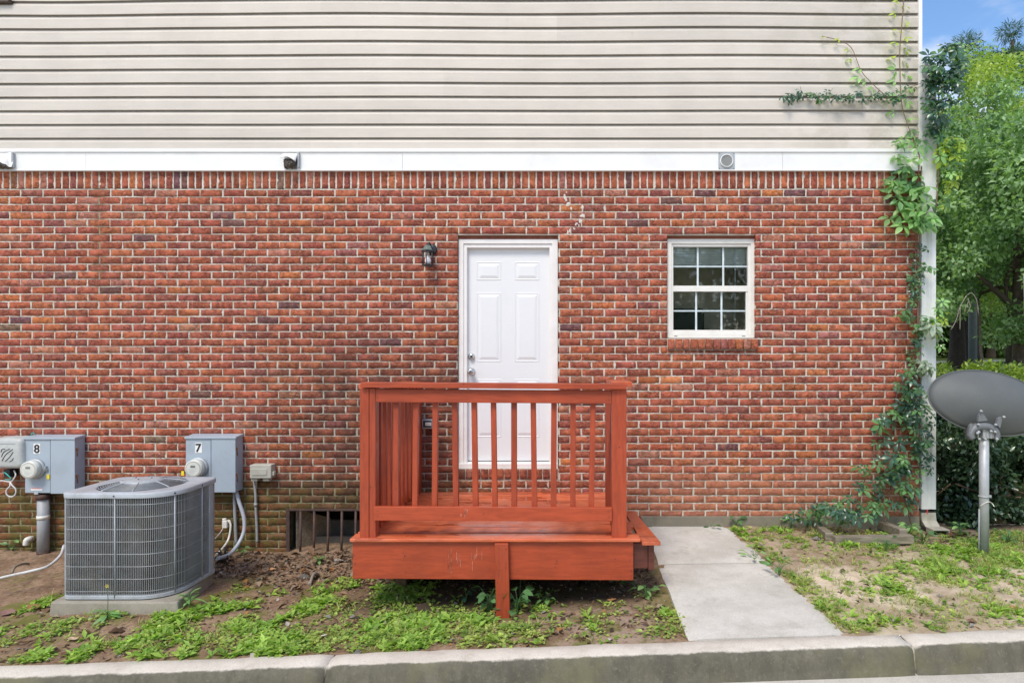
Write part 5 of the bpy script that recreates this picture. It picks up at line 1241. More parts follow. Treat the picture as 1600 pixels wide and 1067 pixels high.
# broadleaf rosettes
def weeds(n, f, kind, name, szm=1.0, **kw):
    q = scatter(n, f, **kw); c = G(q); nl = {'clover': 5, 'lance': 6, 'grass': 9, 'tall': 8}[kind]; C = np.repeat(c, nl, 0); m = len(C)
    sz = np.repeat(rng.uniform(.65, 1.3, len(c)), nl)*szm; az = rng.uniform(0, 2*math.pi, m)
    tint = np.repeat(rng.random(len(c)), nl)[:, None]; 
    if kind == 'clover':
        lo, hi = np.array([.17, .29, .06]), np.array([.52, .60, .18]); el = rng.uniform(-.05, .5, m); L_ = sz*rng.uniform(.017, .032, m); W_ = L_*rng.uniform(.75, 1.0, m)
        off = rng.uniform(.0, .028, m); C = C+np.stack([np.cos(az)*off, np.sin(az)*off, rng.uniform(.004, .02, m)], 1)
    elif kind == 'lance':
        lo, hi = np.array([.19, .34, .06]), np.array([.42, .58, .12]); el = rng.uniform(.05, .8, m); L_ = sz*rng.uniform(.034, .068, m); W_ = L_*rng.uniform(.28, .46, m); C = C+[0, 0, .003]
    elif kind == 'grass':
        lo, hi = np.array([.19, .30, .07]), np.array([.42, .52, .16]); el = rng.uniform(.25, 1.35, m); L_ = sz*rng.uniform(.03, .065, m); W_ = np.full(m, .0042)*sz; off = rng.uniform(0, .015, m); C = C+np.stack([np.cos(az)*off, np.sin(az)*off, np.zeros(m)], 1)
        dry = (rng.random(m) < .34)
    col = lo+(hi-lo)*np.clip(tint+rng.normal(0, .15, (m, 1)), 0, 1)
    if kind == 'grass': col[dry] = [.52, .42, .22]
    col = col*rng.normal(1, .10, (m, 1))
    dirs = np.stack([np.cos(az)*np.cos(el), np.sin(az)*np.cos(el), np.sin(el)], 1); ups = np.tile([0, 0, 1.], (m, 1))+rng.normal(0, .25, (m, 3))
    V, F, K = leaves_np(C, dirs, ups, L_, W_, col)
    o_ = link(name, mesh_np(name, V, F, K, True), M['weed']); props(o_, kind='stuff'); return o_
o = weeds(3100, lambda x, y: veg_density(x, y), 'clover', 'ground_cover_weeds'); props(o, 'low bright green clover and weeds spreading over the bare yard soil', 'weeds')
o = weeds(2100, lambda x, y: veg_density(x, y)*smooth(.45, .6, fbm(x, y, 3.5, 51)), 'lance', 'leafy_weeds'); props(o, 'longer leaved weeds scattered through the low ground cover', 'weeds')
o = weeds(2200, lambda x, y: veg_density(x, y)*smooth(.42, .6, fbm(x, y, 2.8, 61))*np.where(x > .7, 1.0, .22)+np.where(x > 1.6, .06, 0), 'grass', 'grass_tufts'); props(o, 'thin green and straw coloured grass tufts on the sandy yard', 'grass')
# litter of dry leaves and chips
def litter_d(x, y):
    px, py = PXY(x, y, ground_z(x, y)); a = smooth(935, 895, py)*(x < .7)*.9+.24*(x < .7)+.05*(x > .7); a = a+.5*((x > 2.2) & (y > 5.45)); return a
q = scatter(12000, litter_d); c = G(q); m = len(c)
az = rng.uniform(0, 2*math.pi, m); el = rng.normal(0, .35, m); L_ = rng.gamma(2.2, .0105, m)+.008; W_ = L_*rng.uniform(.2, .75, m)
pal = np.array([[.13, .075, .045], [.075, .05, .035], [.24, .15, .09], [.36, .27, .19], [.27, .25, .22], [.47, .43, .38], [.42, .20, .07]]); col = pal[rng.choice(7, m, p=[.30, .25, .17, .10, .09, .04, .05])]*rng.normal(1, .15, (m, 1)).clip(.5, 1.4)
V, F, K = leaves_np(c+[0, 0, .004], np.stack([np.cos(az)*np.cos(el), np.sin(az)*np.cos(el), np.sin(el)], 1), np.tile([0, 0, 1.], (m, 1))+rng.normal(0, .4, (m, 3)), L_, W_, col, .4)
o = link('leaf_litter', mesh_np('leaf_litter', V, F, K), M['litter']); props(o, 'brown leaf litter and wood chips on the soil along the wall and under the deck', 'leaf litter', kind='stuff')
# pebbles
q = scatter(1400, lambda x, y: .15+.5*litter_d(x, y)); c = G(q); pv, pf, pc = [], [], []
ico = np.array([(0, 0, 1), (1, 0, 0), (0, 1, 0), (-1, 0, 0), (0, -1, 0), (0, 0, -1)], float); icf = np.array([(0, 1, 2), (0, 2, 3), (0, 3, 4), (0, 4, 1), (5, 2, 1), (5, 3, 2), (5, 4, 3), (5, 1, 4)])
for i, p in enumerate(c):
    s_ = rng.gamma(2, .0022)+.002; pv.append(p+ico*[s_*rng.uniform(.7, 1.4), s_*rng.uniform(.7, 1.4), s_*.6]); pf.append(icf+6*i); pc.append(np.tile(np.array([.33, .29, .24])*rng.uniform(.4, 1.5), (6, 1)))
o = link('pebbles', mesh_np('pebbles', np.concatenate(pv), np.concatenate(pf), np.concatenate(pc), True), M['litter']); props(o, 'small pebbles and soil crumbs strewn over the yard', 'pebbles', kind='stuff')

# individual fallen leaves and scraps
def lobed_leaf(L_, col, name, pos, rz, lab, cat='leaf', grp='fallen leaves on the yard', seg=10, curl=.3):
    n = seg; vs_, fs = [], []
    for i in range(n+1):
        u = i/n; w_ = math.sin(math.pi*min(1, u*1.02))**.7*.36*(1+.22*math.sin(u*17)); z = curl*L_*(abs(u-.5)**2)*1.4
        vs_ += [((u-.5)*L_, -w_*L_, z+.18*w_*L_), ((u-.5)*L_, 0, z), ((u-.5)*L_, w_*L_, z+.26*w_*L_)]
    for i in range(n): a = i*3; fs += [(a, a+3, a+4, a+1), (a+1, a+4, a+5, a+2)]
    o_ = MB().add(vs_, fs, True).build(name, simple('dry_leaf_'+cat, col, .75, 0, .25, 60), None, loc=(0, 0, 0)); o_.location = pos; o_.rotation_euler = (rng.normal(0, .15), rng.normal(0, .15), rz); return props(o_, lab, cat, grp)
def gp(px, py):
    d_ = 4.5
    for _ in range(30): d_ = (1.7-float(soil_z(X(px, d_), d_)))*991.2/(py-560); d_ = min(max(d_, 3.83), 5.88)
    x_ = X(px, d_); return (x_, d_, float(soil_z(x_, d_))+.012)
for px, py, L_, col, lab in ((114, 1001, .075, (.55, .40, .28), 'pale tan fallen leaf among the clover just above the kerb at lower left'),
        (386, 996, .06, (.50, .36, .25), 'small tan curled leaf on the clover right of the air conditioner pad'),
        (506, 996, .055, (.66, .62, .56), 'whitish leaf standing in the clover near the kerb below the grate'),
        (424, 892, .065, (.50, .26, .12), 'orange brown leaf on the bare soil in front of the grate'),
        (12, 960, .11, (.22, .12, .10), 'large purplish brown dead leaf at the left edge of the yard'),
        (52, 952, .10, (.30, .13, .06), 'long reddish brown leaf beside the concrete pad'),
        (956, 915+25, .07, (.48, .24, .10), 'orange leaf on the soil below the right end of the deck'),
        (1186, 858, .06, (.50, .24, .09), 'orange brown leaf beside the right edge of the walkway'),
        (1283, 838, .06, (.34, .12, .06), 'dark red leaf in front of the timber edging'),
        (1584, 952, .06, (.36, .16, .06), 'brown leaf in the grass at the right edge above the kerb')):
    lobed_leaf(L_, col, 'fallen_leaf', gp(px, py), rng.uniform(-1, 1), lab)
tubeobj('broken_stick', [gp(484, 915), (gp(490, 905)[0], gp(490, 905)[1], gp(490, 905)[2]+.03), gp(497, 900)], [.012]*7+[.016]*5+[.014], M['twig'], 'pale broken stick lying on the soil in front of the grate', 'stick')
dbx = gp(350, 878)
mb = MB()
for i in range(26):
    a = rng.uniform(0, 6.28); h = rng.uniform(.05, .16); r_ = rng.uniform(.01, .05); b0 = (dbx[0]+rng.normal(0, .015), dbx[1]+rng.normal(0, .015), dbx[2]-.02)
    mb.tube(catmull([b0, (b0[0]+r_*.6*math.cos(a), b0[1]+r_*.6*math.sin(a), b0[2]+h*.7), (b0[0]+r_*1.5*math.cos(a), b0[1]+r_*1.5*math.sin(a), b0[2]+h*rng.uniform(.6, 1.05))], 3), rng.uniform(.003, .007), 5)
o = mb.build('dead_shrub_stump', M['barkd']); props(o, 'dark withered tuft of dead roots beside the right side of the air conditioner', 'dead plant')

# ------------------------------------------------------------------ individual leafy weeds
def leaf_mesh(name, L_, W_, n=6, fold=.2, droop=.3, lobes=0):
    vs_, fs = [], []
    for i in range(n+1):
        u = i/n; w_ = W_*.5*(math.sin(math.pi*u**.8)**.85 if 0 < u < 1 else 0)*(1+(.10*(-1)**i if lobes else 0)); z = -droop*L_*u*u; vs_ += [(L_*u, -w_, z+fold*w_), (L_*u, 0, z), (L_*u, w_, z+fold*w_)]
    for i in range(n): a = i*3; fs += [(a, a+1, a+4, a+3), (a+1, a+2, a+5, a+4)]
    me = bpy.data.meshes.new(name); me.from_pydata(vs_, [], fs); me.update(); me.polygons.foreach_set('use_smooth', np.ones(len(fs), bool)); return me
def plant(name, px, py, n, h, L_, Wr, mat, lab, spread=.05, up=.4, cat='weed', group=None, pos=None):
    p = pos or gp(px, py); t = empty(name, p, lab, cat, group)
    me = leaf_mesh('leaf', L_, L_*Wr, droop=.35); me.materials.append(mat)
    st = MB()
    for i in range(n):
        a = 2*math.pi*i/n*2.4+rng.uniform(-.4, .4); r_ = spread*rng.uniform(.2, 1); hh = h*rng.uniform(.25, 1)
        b = (p[0]+r_*math.cos(a), p[1]+r_*math.sin(a), p[2]+hh)
        st.tube(catmull([(p[0], p[1], p[2]-.02), (p[0]+r_*.3*math.cos(a), p[1]+r_*.3*math.sin(a), p[2]+hh*.6), b], 3), .0018, 5)
        o_ = link('leaf', me, None, t, (b[0]-p[0], b[1]-p[1], b[2]-p[2])); o_.rotation_euler = Euler((rng.normal(0, .35), -rng.uniform(-.2, up), a+rng.normal(0, .3))); s_ = rng.uniform(.7, 1.15); o_.scale = (s_, s_, s_)
    st.build('stem', M['vmid'], t)
    return t
plant('broadleaf_weed', 765, 958, 22, .17, .062, .75, M['vmid'], 'leafy round-leaved weed at the left foot of the centre support leg', .09)
plant('broadleaf_weed', 808, 960, 18, .15, .070, .8, M['vmid'], 'leafy round-leaved weed at the right foot of the centre support leg', .08)
t = tubeobj('weed_tendril', [gp(812, 940), (gp(815, 925)[0], gp(815, 925)[1], .12), (X(824, 4.5), 4.5, Z(905, 4.5))], .0035, M['vmid'], 'thin green tendril rising right of the centre support leg', 'weed')
plant('broadleaf_weed', 728, 938, 8, .09, .055, .7, M['vdark'], 'small dark weed in the shade under the deck left of the centre leg', .05)
plant('broadleaf_weed', 852, 945, 8, .07, .05, .65, M['vlite'], 'small pale weed right of the centre leg, on bare soil', .05)
plant('dandelion_weed', 296, 950, 12, .10, .10, .26, M['vlite'], 'upright dandelion-like weed at the right corner of the concrete pad', .02, .9)
plant('dandelion_weed', 168, 968, 9, .05, .09, .28, M['vlite'], 'dandelion-like weed against the front of the concrete pad', .03, .6)
p = gp(168, 966); fl = empty('yellow_flower', p, 'thin stalk with a tiny yellow flower in front of the air conditioner guard', 'flower')
MB().tube(catmull([p, (p[0]+.003, p[1], p[2]+.12), (p[0]-.002, p[1], p[2]+.215)]), .002, 6).build('stalk', M['vmid'], fl)
for k in range(6): a = k*1.05; MB().add([(p[0]-.002, p[1], p[2]+.212), (p[0]-.002+.012*math.cos(a), p[1]-.004, p[2]+.214+.012*math.sin(a)), (p[0]-.002+.014*math.cos(a+.4), p[1]-.004, p[2]+.214+.014*math.sin(a+.4))], [(0, 1, 2)]).build('petal', M['yellow'], fl)
plant('broadleaf_weed', 497, 880, 9, .06, .05, .6, M['vlite'], 'small bright weed growing just in front of the grate bars', .04)
plant('broadleaf_weed', 378, 868, 8, .09, .045, .7, M['vlite'], 'small bright weed below the curved flexible conduit', .06)
plant('broadleaf_weed', 1010, 935, 16, .09, .06, .6, M['vlite'], 'bright weed growing against the left edge of the walkway', .09)
plant('broadleaf_weed', 975, 915, 10, .07, .05, .65, M['vmid'], 'dark weed at the right end of the deck skirt', .07)
for px, py, n, lab in ((1110, 812, 14, 'low green weed at the wall at the top of the walkway'), (1150, 822, 12, 'low green weed right of the walkway beside the wall'), (1236, 812, 14, 'bushy weed against the wall left of the dark opening'), (1262, 822, 10, 'small weed just left of the timber edging'),
        (1420, 838, 16, 'leafy weed at the right end of the timber edging'), (1442, 850, 14, 'leafy weed in front of the downspout elbow'), (1500, 838, 16, 'bright leafy weed under the hedge left of the dish pole'), (1575, 850, 16, 'bright leafy weed right of the dish pole'), (1385, 862, 10, 'small weed in front of the timber edging near its right corner'),
        (1180, 870, 10, 'grassy weed along the right walkway edge near the middle'), (1218, 898, 10, 'grassy weed along the right walkway edge lower down')):
    plant('broadleaf_weed', px, py, n, .11, .062, .5, M['vmid'] if px % 4 else M['vlite'], lab, .09, .6)
p = gp(45, 848); plant('broadleaf_weed', 20, 858, 8, .10, .06, .6, M['vlite'], 'small bright weed at the wall below the stained drain elbow', .08)

# ------------------------------------------------------------------ creepers
def palmate(name, L_, mat, nl=5, ratio=.46):
    vs_, fs = [], []; n = 6
    angs = {5: (-118, -58, 0, 58, 118), 3: (-70, 0, 70)}[nl]
    for ai, ang in enumerate(angs):
        a = R(ang); l_ = L_*(1-.30*abs(ang)/100); b = len(vs_)
        for i in range(n+1):
            u = i/n; w_ = l_*ratio*.5*(math.sin(math.pi*u**1.15)**.9 if 0 < u < 1 else 0); z = -.30*l_*u*u-.05*l_*u; x0_ = .16*l_+l_*u
            for sgn in (-1, 0, 1): vs_.append((x0_*math.cos(a)-sgn*w_*math.sin(a), x0_*math.sin(a)+sgn*w_*math.cos(a), z+abs(sgn)*w_*.28))
        for i in range(n): c_ = b+i*3; fs += [(c_, c_+1, c_+4, c_+3), (c_+1, c_+2, c_+5, c_+4)]
    me = bpy.data.meshes.new(name); me.from_pydata(vs_, [], fs); me.update(); me.polygons.foreach_set('use_smooth', np.ones(len(fs), bool)); me.materials.append(mat); return me
LM = {}
def lm(L_, mk, nl=5):
    k = (round(L_, 3), mk, nl)
    if k not in LM: LM[k] = palmate('leaf', L_, M[mk], nl)
    return LM[k]
def vine(name, stems, leaves, label, cat='creeper'):
    base = stems[0][0][0]; t = empty(name, base, label, cat); bw_ = np.array(base)
    for pts, r_ in stems: MB().tube(catmull(pts, 5), r_, 6).build('stem', M['stem'], t)
    for (p, L_, mk, nl, az, tilt) in leaves:
        o_ = link('leaf', lm(L_, mk, nl), None, t, tuple(np.array(p)-bw_))
        # leaf plane faces outward (towards -Y) and droops
        o_.rotation_euler = Euler((R(90-tilt)+rng.normal(0, .28), az, rng.normal(0, .45)), 'YXZ') if 0 else (Matrix.Rotation(rng.normal(0, .4), 3, 'Z') @ Matrix.Rotation(R(90-tilt)+rng.normal(0, .25), 3, 'X') @ Matrix.Rotation(az, 3, 'Z')).to_euler()
        s_ = rng.uniform(.75, 1.15); o_.scale = (s_, s_, s_)
    return t
def along(pts, n, jit, L_, mks, nl=5, d=None, az=None, tilt=(15, 60), dj=.04):
    c = catmull(pts, 12); out = []
    for i in range(n):
        q = c[int(rng.integers(0, len(c)))]; a = rng.uniform(0, 6.28) if az is None else rng.normal(az, .8)
        out.append(((q[0]+rng.normal(0, jit), q[1]-abs(rng.normal(.012, dj)), q[2]+rng.normal(0, jit)), L_, mks[int(rng.integers(0, len(mks)))], nl, a, rng.uniform(*tilt)))
    return out
def blob(n, px, py, rx, ry, d, L_, mks, nl=5, dj=.06, tilt=(15, 65)):
    out = []
    for i in range(n):
        a = rng.uniform(0, 6.28); r_ = math.sqrt(rng.random()); out.append((P(px+rx*r_*math.cos(a), py+ry*r_*math.sin(a), d-abs(rng.normal(0, dj))), L_, mks[int(rng.integers(0, len(mks)))], nl, rng.normal(-1.57, 1.1), rng.uniform(*tilt)))
    return out
dv_ = 5.865
# A: shoots up the siding
sA = [P(1437, 245, dv_), P(1418, 195, dv_), P(1410, 168, dv_), P(1407, 130, dv_), P(1406, 80, dv_), P(1409, 40, dv_), P(1413, -10, dv_)]
sA2 = [P(1408, 158, dv_), P(1385, 150, dv_), P(1362, 130, dv_), P(1345, 110, dv_), P(1330, 75, dv_), P(1308, 63, dv_), P(1284, 57, dv_)]
lv = []
for i, py in enumerate((2, 10, 22, 36, 48, 60, 67, 79, 88, 99, 109, 117, 126, 138, 150, 160, 176, 186)):
    sgn = 1 if i % 2 else -1; lv.append((P(1408+sgn*random.uniform(4, 11), py, dv_-.02), .060 if py < 70 else .082, 'vyel' if py < 100 else 'vlite', 3, 0 if sgn > 0 else math.pi, random.uniform(25, 65)))
for px, py in ((1286, 58), (1308, 62), (1328, 78), (1334, 92), (1344, 108), (1350, 122), (1360, 126), (1366, 139)): lv.append((P(px+random.uniform(-8, 6), py, dv_-.02), .045 if px < 1330 else .070, 'vyel' if px < 1340 else 'vlite', 3, math.pi, 45))
vine('climbing_creeper', [(sA, .0035), (sA2, .003)], lv, 'thin light green creeper shoots climbing the beige siding near the corner')
# B: horizontal dark branch on the siding
sB = [P(1440, 130, dv_), P(1415, 140, dv_), P(1400, 155, dv_), P(1370, 152, dv_), P(1340, 152, dv_), P(1300, 153, dv_), P(1260, 150, dv_), P(1226, 153, dv_)]
lv = along(sB[2:], 80, .018, .050, ['vdark', 'vdark', 'vdark', 'vmid'], 3, az=-1.57) + along(sB[:4], 12, .03, .06, ['vdark', 'vmid'], 3)
vine('trailing_creeper', [(sB, .003), ([P(1295, 152, dv_), P(1297, 145, dv_), P(1301, 139, dv_)], .0018), ([P(1255, 150, dv_), P(1252, 142, dv_), P(1250, 135, dv_)], .0018)], lv, 'dark leaved creeper branch trailing left across the beige siding')
# C: bushy clump at top of downspout
dcl = 5.84
st = [([P(1462, 330, dcl), P(1466, 270, dcl), P(1465, 200, dcl), P(1468, 140, dcl), P(1475, 90, dcl)], .006), ([P(1466, 200, dcl), P(1480, 150, dcl), P(1495, 100, dcl)], .004), ([P(1465, 260, dcl), P(1480, 230, dcl), P(1490, 215, dcl)], .003)]
lv = blob(75, 1480, 100, 32, 32, dcl, .085, ['vdark', 'vdark', 'vdark', 'vmid'], dj=.10)+blob(60, 1474, 150, 30, 38, dcl, .080, ['vdark', 'vdark', 'vdark', 'vmid'], dj=.1)+blob(24, 1463, 200, 16, 22, dcl, .065, ['vdark', 'vmid'])
lv += blob(16, 1495, 76, 14, 9, dcl, .06, ['vmid', 'vlite'])+blob(30, 1484, 238, 18, 28, dcl, .075, ['vyel', 'vmid', 'vyel', 'vlite'])+blob(12, 1492, 272, 10, 22, dcl, .055, ['vyel', 'vlite'])+blob(8, 1450, 140, 8, 25, dcl, .06, ['vdark'])
vine('bushy_creeper', st, lv, 'thick clump of dark green creeper leaves hanging over the top of the downspout')
# D: down the corner of the brick
sD = [P(1437, 245, dv_), P(1434, 290, dv_), P(1432, 330, dv_), P(1431, 380, dv_), P(1430, 430, dv_), P(1425, 480, dv_), P(1430, 530, dv_), P(1422, 590, dv_), P(1418, 640, dv_)]
sD2 = [P(1440, 260, dv_), P(1437, 330, dv_-.01), P(1436, 420, dv_-.01), P(1434, 500, dv_), P(1436, 560, dv_), P(1428, 640, dv_), P(1425, 700, dv_)]
lv = blob(13, 1423, 235, 24, 28, dv_, .10, ['vlite', 'vmid', 'vlite'])+blob(44, 1420, 312, 36, 56, dv_, .118, ['vlite', 'vlite', 'vmid'])+blob(9, 1445, 335, 20, 22, dv_-.05, .10, ['vlite'])
lv += along(sD[3:6], 60, .030, .045, ['vdark', 'vdark', 'vmid'], 3)+along(sD[4:], 60, .035, .06, ['vmid', 'vmid', 'vdark'], 3)
lv += blob(6, 1408, 490, 14, 10, dv_, .075, ['vmid'])+blob(7, 1452, 500, 16, 16, dv_-.05, .10, ['vpale', 'vmid'])+blob(6, 1445, 575, 14, 10, dv_-.05, .10, ['vpale'])+blob(14, 1470, 505, 10, 35, dv_+.02, .07, ['vyel', 'vlite', 'vpale'])+blob(6, 1455, 420, 12, 8, dv_-.03, .06, ['vmid'], 3)
lv += blob(12, 1480, 300, 10, 25, dv_, .05, ['vyel', 'vmid'])
vine('corner_creeper', [(sD, .005), (sD2, .006)], lv, 'large light green creeper leaves growing down the brick corner beside the downspout')
# E: dark mass at the base
sE = [P(1424, 820, 5.8), P(1410, 760, 5.82), P(1405, 700, 5.84), P(1412, 640, dv_), P(1418, 580, dv_)]
sE2 = [P(1380, 830, 5.78), P(1392, 760, 5.82), P(1385, 710, 5.84), P(1398, 650, dv_), P(1402, 600, dv_)]
sE3 = [P(1400, 790, 5.8), P(1375, 750, 5.8), P(1360, 740, 5.8), P(1345, 760, 5.8)]
lv = blob(46, 1404, 690, 38, 62, 5.82, .085, ['vdark', 'vdark', 'vmid'])+blob(44, 1385, 755, 52, 46, 5.80, .085, ['vdark', 'vmid', 'vmid'])+blob(36, 1420, 620, 22, 45, 5.84, .06, ['vdark', 'vmid'])
lv += blob(36, 1325, 795, 50, 20, 5.75, .075, ['vdark', 'vmid', 'vmid'], dj=.1)+blob(22, 1255, 806, 35, 12, 5.8, .06, ['vdark', 'vmid'], 3)+blob(26, 1450, 690, 14, 50, 5.82, .05, ['vdark'], 3)+blob(34, 1437, 660, 16, 90, 5.8, .065, ['vdark', 'vdark', 'vmid'])
vine('base_creeper', [(sE, .006), (sE2, .005), (sE3, .004), ([P(1330, 840, 5.7), P(1340, 815, 5.72), P(1352, 800, 5.74)], .004), ([P(1440, 760, 5.8), P(1436, 700, 5.8), P(1440, 620, 5.8)], .003)], lv, 'dark green creeper mass at the foot of the brick corner, over the dark opening')

# ------------------------------------------------------------------ hedge and trees
def cloud(n, clumps, size, lo, hi, name, mat, par, aspect=.55, up=.5, sun=None, flat=.8):
    cl = np.array(clumps); k = rng.choice(len(cl), n, p=cl[:, 3]**2/np.sum(cl[:, 3]**2)); c = cl[k]
    v = rng.normal(0, 1, (n, 3)); v /= np.linalg.norm(v, axis=1, keepdims=True); r_ = rng.random(n)**.45
    p = c[:, :3]+v*(r_*c[:, 3])[:, None]*[1, 1, flat]
    dirs = v*.6+rng.normal(0, .6, (n, 3))-[0, 0, .15]; ups = np.tile([0, 0, up], (n, 1))+v*.5+rng.normal(0, .35, (n, 3))
    L_ = size*rng.uniform(.6, 1.3, n); ct = rng.random(len(cl))[k]
    t = np.clip(ct*.55+rng.normal(.2, .28, n), 0, 1)[:, None]; col = np.array(lo)+(np.array(hi)-np.array(lo))*t
    V, F, K = leaves_np(p, dirs, ups, L_, L_*aspect, col, .2, .1)
    o_ = link(name, mesh_np(name, V-np.array(wloc(par)), F, K), mat, par, (0, 0, 0)); o_['kind'] = 'stuff'; return o_
hd = empty('hedge', (5.2, 6.9, .1), 'dense dark glossy evergreen hedge behind the satellite dish', 'hedge')
cl = []
for i in range(150):
    x = rng.uniform(3.75, 7.4); y = rng.uniform(6.25, 7.6); z = rng.uniform(.22, 1.36); cl.append((x, y, z, rng.uniform(.14, .24)))
for i in range(60): cl.append((rng.uniform(3.45, 7.4), rng.uniform(6.0, 6.4), rng.uniform(.22, 1.2), rng.uniform(.12, .2)))
cl += [(rng.uniform(3.6, 7.4), rng.uniform(6.0, 6.4), rng.uniform(.14, .34), rng.uniform(.12, .18)) for i in range(50)]
cloud(60000, cl, .058, (.026, .062, .034), (.11, .19, .09), 'foliage', M['holly'], hd, .55, .6)
cl2 = [(rng.uniform(3.7, 7.4), rng.uniform(6.2, 7.6), rng.uniform(1.46, 1.60), rng.uniform(.06, .11)) for i in range(110)]
cloud(9000, cl2, .05, (.10, .19, .03), (.34, .44, .06), 'new_growth', M['treeleaf'], hd, .5, .8)
for i in range(16):
    x = rng.uniform(3.9, 6.8); y = rng.uniform(6.4, 7.0); z0 = float(ground_z(x, y))-.05; x2 = x+rng.normal(0, .25)
    MB().tube(catmull([(x, y, z0), (x+rng.normal(0, .05), y, z0+.3), (x2, y-.1, .9)], 4), [.022-.001*q for q in range(9)], 6).build('stem', M['bark'], hd)
for i in range(22):   # low twiggy branches by the pole
    x = rng.uniform(3.9, 5.4); MB().tube(catmull([(x, 6.5, .2), (x+rng.normal(0, .12), 6.25, .32), (x+rng.normal(0, .25), 6.1, rng.uniform(.3, .6))], 4), .006, 5).build('twig', M['stem'], hd)

def tree(name, x, y, h, rad, n, size, lo, hi, lab, trunk_r=.18, cz=None, nclump=60, low=.35, bark='bark', forks=5, cat='tree', group='trees behind the hedge', squash=1.0, lean=0, shell=.4, cr=(.16, .32)):
    z0 = float(ground_z(x, y)) if y > 3.8 else -.2; t = empty(name, (x, y, z0), lab, cat, group)
    zc = z0+h*(low+(1-low)/2); rz_ = h*(1-low)/2; cl = []
    for i in range(nclump):
        v = rng.normal(0, 1, 3); v /= np.linalg.norm(v); r_ = rng.uniform(shell, 1)
        cl.append((x+lean+v[0]*rad*r_*squash, y+v[1]*rad*r_, zc+v[2]*rz_*r_, rad*rng.uniform(*cr)))
    tr = MB().tube(catmull([(x, y, z0-.15), (x+.04, y, z0+h*.12), (x+lean*.3, y, z0+h*.3), (x+lean*.8, y, z0+h*.65), (x+lean, y, z0+h*.9)], 5), [trunk_r*(1.35 if i == 0 else 1.1 if i < 3 else 1)*(1-.042*i) for i in range(21)], 12).build('trunk', M[bark], t)
    for i in range(forks):
        c_ = cl[i*3]; zb = z0+h*rng.uniform(.2, .5); mid = ((x+c_[0])/2+rng.normal(0, .2), (y+c_[1])/2, (zb+c_[2])/2+.2)
        MB().tube(catmull([(x+lean*.4, y, zb), mid, c_[:3]], 5), [trunk_r*.5*(1-.08*q) for q in range(11)], 8).build('limb', M[bark], t)
    cloud(n, cl, size, lo, hi, 'crown', M['treeleaf'], t, .6, .8)
    return t
DG, MG, LG, YG = (.07, .14, .055), (.18, .30, .09), (.28, .40, .11), (.58, .62, .12)
tree('broadleaf_tree', 9.95, 13.9, 6.3, 3.0, 50000, .11, (.11, .21, .10), (.42, .58, .32), 'leafy green tree with a forked brown trunk at the right edge behind the hedge', .16, nclump=190, low=.16, forks=7, cr=(.09, .19))
tree('tall_tree', 12.5, 19.5, 9.7, 4.2, 60000, .12, (.24, .36, .09), (.50, .56, .15), 'tall tree with a sunlit yellow green top rising behind the nearer green tree', .25, nclump=170, low=.22, bark='barkd', cr=(.09, .19))  # sunlight put into the yellow leaf colours, over the whole crown
tree('dark_trunk_tree', 10.9, 17.6, 7.4, 2.8, 30000, .10, DG, MG, 'tree with a thick dark trunk, left of the grey pole behind the hedge', .24, nclump=70, low=.34, bark='barkd')
tree('slim_tree', 12.0, 19.0, 7.0, 2.4, 16000, .11, DG, LG, 'dark slim tree right beside the grey pole', .20, nclump=50, low=.32, bark='barkd')
tree('background_tree', 17.5, 27, 11.0, 5.0, 34000, .16, MG, LG, 'broad pale green tree far behind on the other side of the lane', .3, nclump=80, low=.12)
tree('background_tree', 25, 31, 12.0, 6.0, 30000, .19, DG, LG, 'broad dark green tree farthest right beyond the lane', .3, nclump=80, low=.10)
tree('background_tree', 16, 40, 10.0, 7.0, 26000, .24, MG, LG, 'distant tree closing the gap between the dark trunks', .3, nclump=80, low=.05)
tree('background_tree', 31, 46, 13.0, 8.0, 26000, .26, DG, MG, 'most distant wide green tree beyond the lane', .3, nclump=80, low=.05)
tree('background_tree', 17, 16, 10.5, 4.5, 26000, .14, MG, LG, 'green tree just outside the right edge behind the hedge', .25, nclump=80, low=.15)
dwo = empty('distant_woods', (25, 58, 2), 'far green mass of woods closing the view beyond the lane', 'woods'); dwo['kind'] = 'stuff'
cl = [(rng.uniform(18, 46), rng.uniform(48, 56), rng.uniform(1.4, 9), rng.uniform(1.2, 2.2)) for i in range(260)]
cloud(52000, cl, .46, (.09, .16, .05), (.24, .34, .10), 'foliage', M['treeleaf'], dwo, .6, .8)
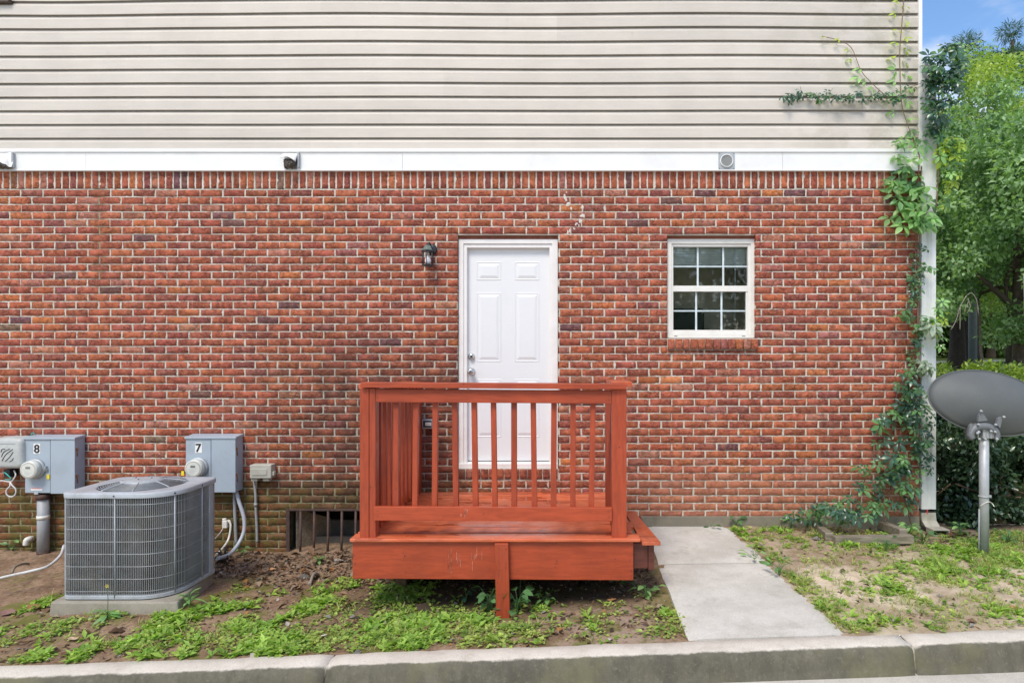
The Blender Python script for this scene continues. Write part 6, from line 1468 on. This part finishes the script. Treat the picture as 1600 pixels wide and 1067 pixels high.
# pine
px_, py_ = 20.9, 29.5
pt = empty('pine_tree', (px_, py_, 1.5), 'dark pine top standing against the blue sky at the upper right', 'tree', 'trees behind the hedge')
MB().tube([(px_, py_, 1.2), (px_, py_, 16.5)], [.3, .06], 10).build('trunk', M['bark'], pt)
cl = [(px_+rng.normal(0, 1.2), py_+rng.normal(0, 1.2), rng.uniform(10.5, 17.2), rng.uniform(.35, .65)) for i in range(46)]
cloud(22000, cl, .28, (.03, .07, .03), (.09, .15, .05), 'crown', M['treeleaf'], pt, .10, .6)
# grey pole between trunks, dead hanging branch, white post at right edge
gpz = float(ground_z(11.65, 18))
MB().tube([(11.62, 18.0, gpz-.1), (11.62, 18.0, gpz+7)], .11, 14).build('pole', M['polem']); props(bpy.context.scene.objects['pole'] if 'pole' in bpy.context.scene.objects and bpy.context.scene.objects['pole'].parent is None else COL.objects[-1], 'smooth grey pole between the dark tree trunks behind the hedge', 'pole')
MB().tube([(X(1603, 11), 11, Z(495, 11)), (X(1603, 11), 11, Z(428, 11))], .03, 12).build('white_post', M['fascia']); 
db = empty('dead_branch', P(1512, 455, 12), 'bare pale dead branch hanging in front of the tree foliage right of the downspout', 'branch')
for pts in ([(1510, 462), (1518, 458), (1526, 470), (1529, 492)], [(1510, 462), (1500, 480), (1494, 500), (1486, 515)], [(1500, 480), (1500, 500), (1500, 515)], [(1514, 470), (1509, 480), (1507, 488)], [(1512, 466), (1516, 478), (1511, 490)]):
    MB().tube(catmull([P(a, b, 10.4) for a, b in pts], 4), .007, 5).build('twig', M['twig'], db)
for pts in () and ([(1530, 312), (1528, 335), (1520, 350), (1508, 372)], [(1528, 335), (1540, 348), (1548, 360)], [(1540, 380), (1541, 395), (1537, 402)]):
    MB().tube(catmull([P(a, b, 10.8) for a, b in pts], 4), .006, 5).build('twig', M['twig'], db)
# trees across the road behind the camera (seen as reflections in the window)
for i, (x, y, h) in enumerate(((-10, -13, 8), (-2, -15, 9), (6, -14, 8.5), (13, -13, 9))):
    tree('roadside_tree', x, y, h, 4.2, 7000, .30, DG, MG, ['first', 'second', 'third', 'fourth'][i]+' leafy tree from the left in the row across the road', .25, nclump=50, low=.08, group='trees across the road')
# light haze is not needed: everything is near
o = bpy.data.objects.get('white_post')
if o: props(o, 'short white vertical post at the very right edge in front of the trees', 'post')
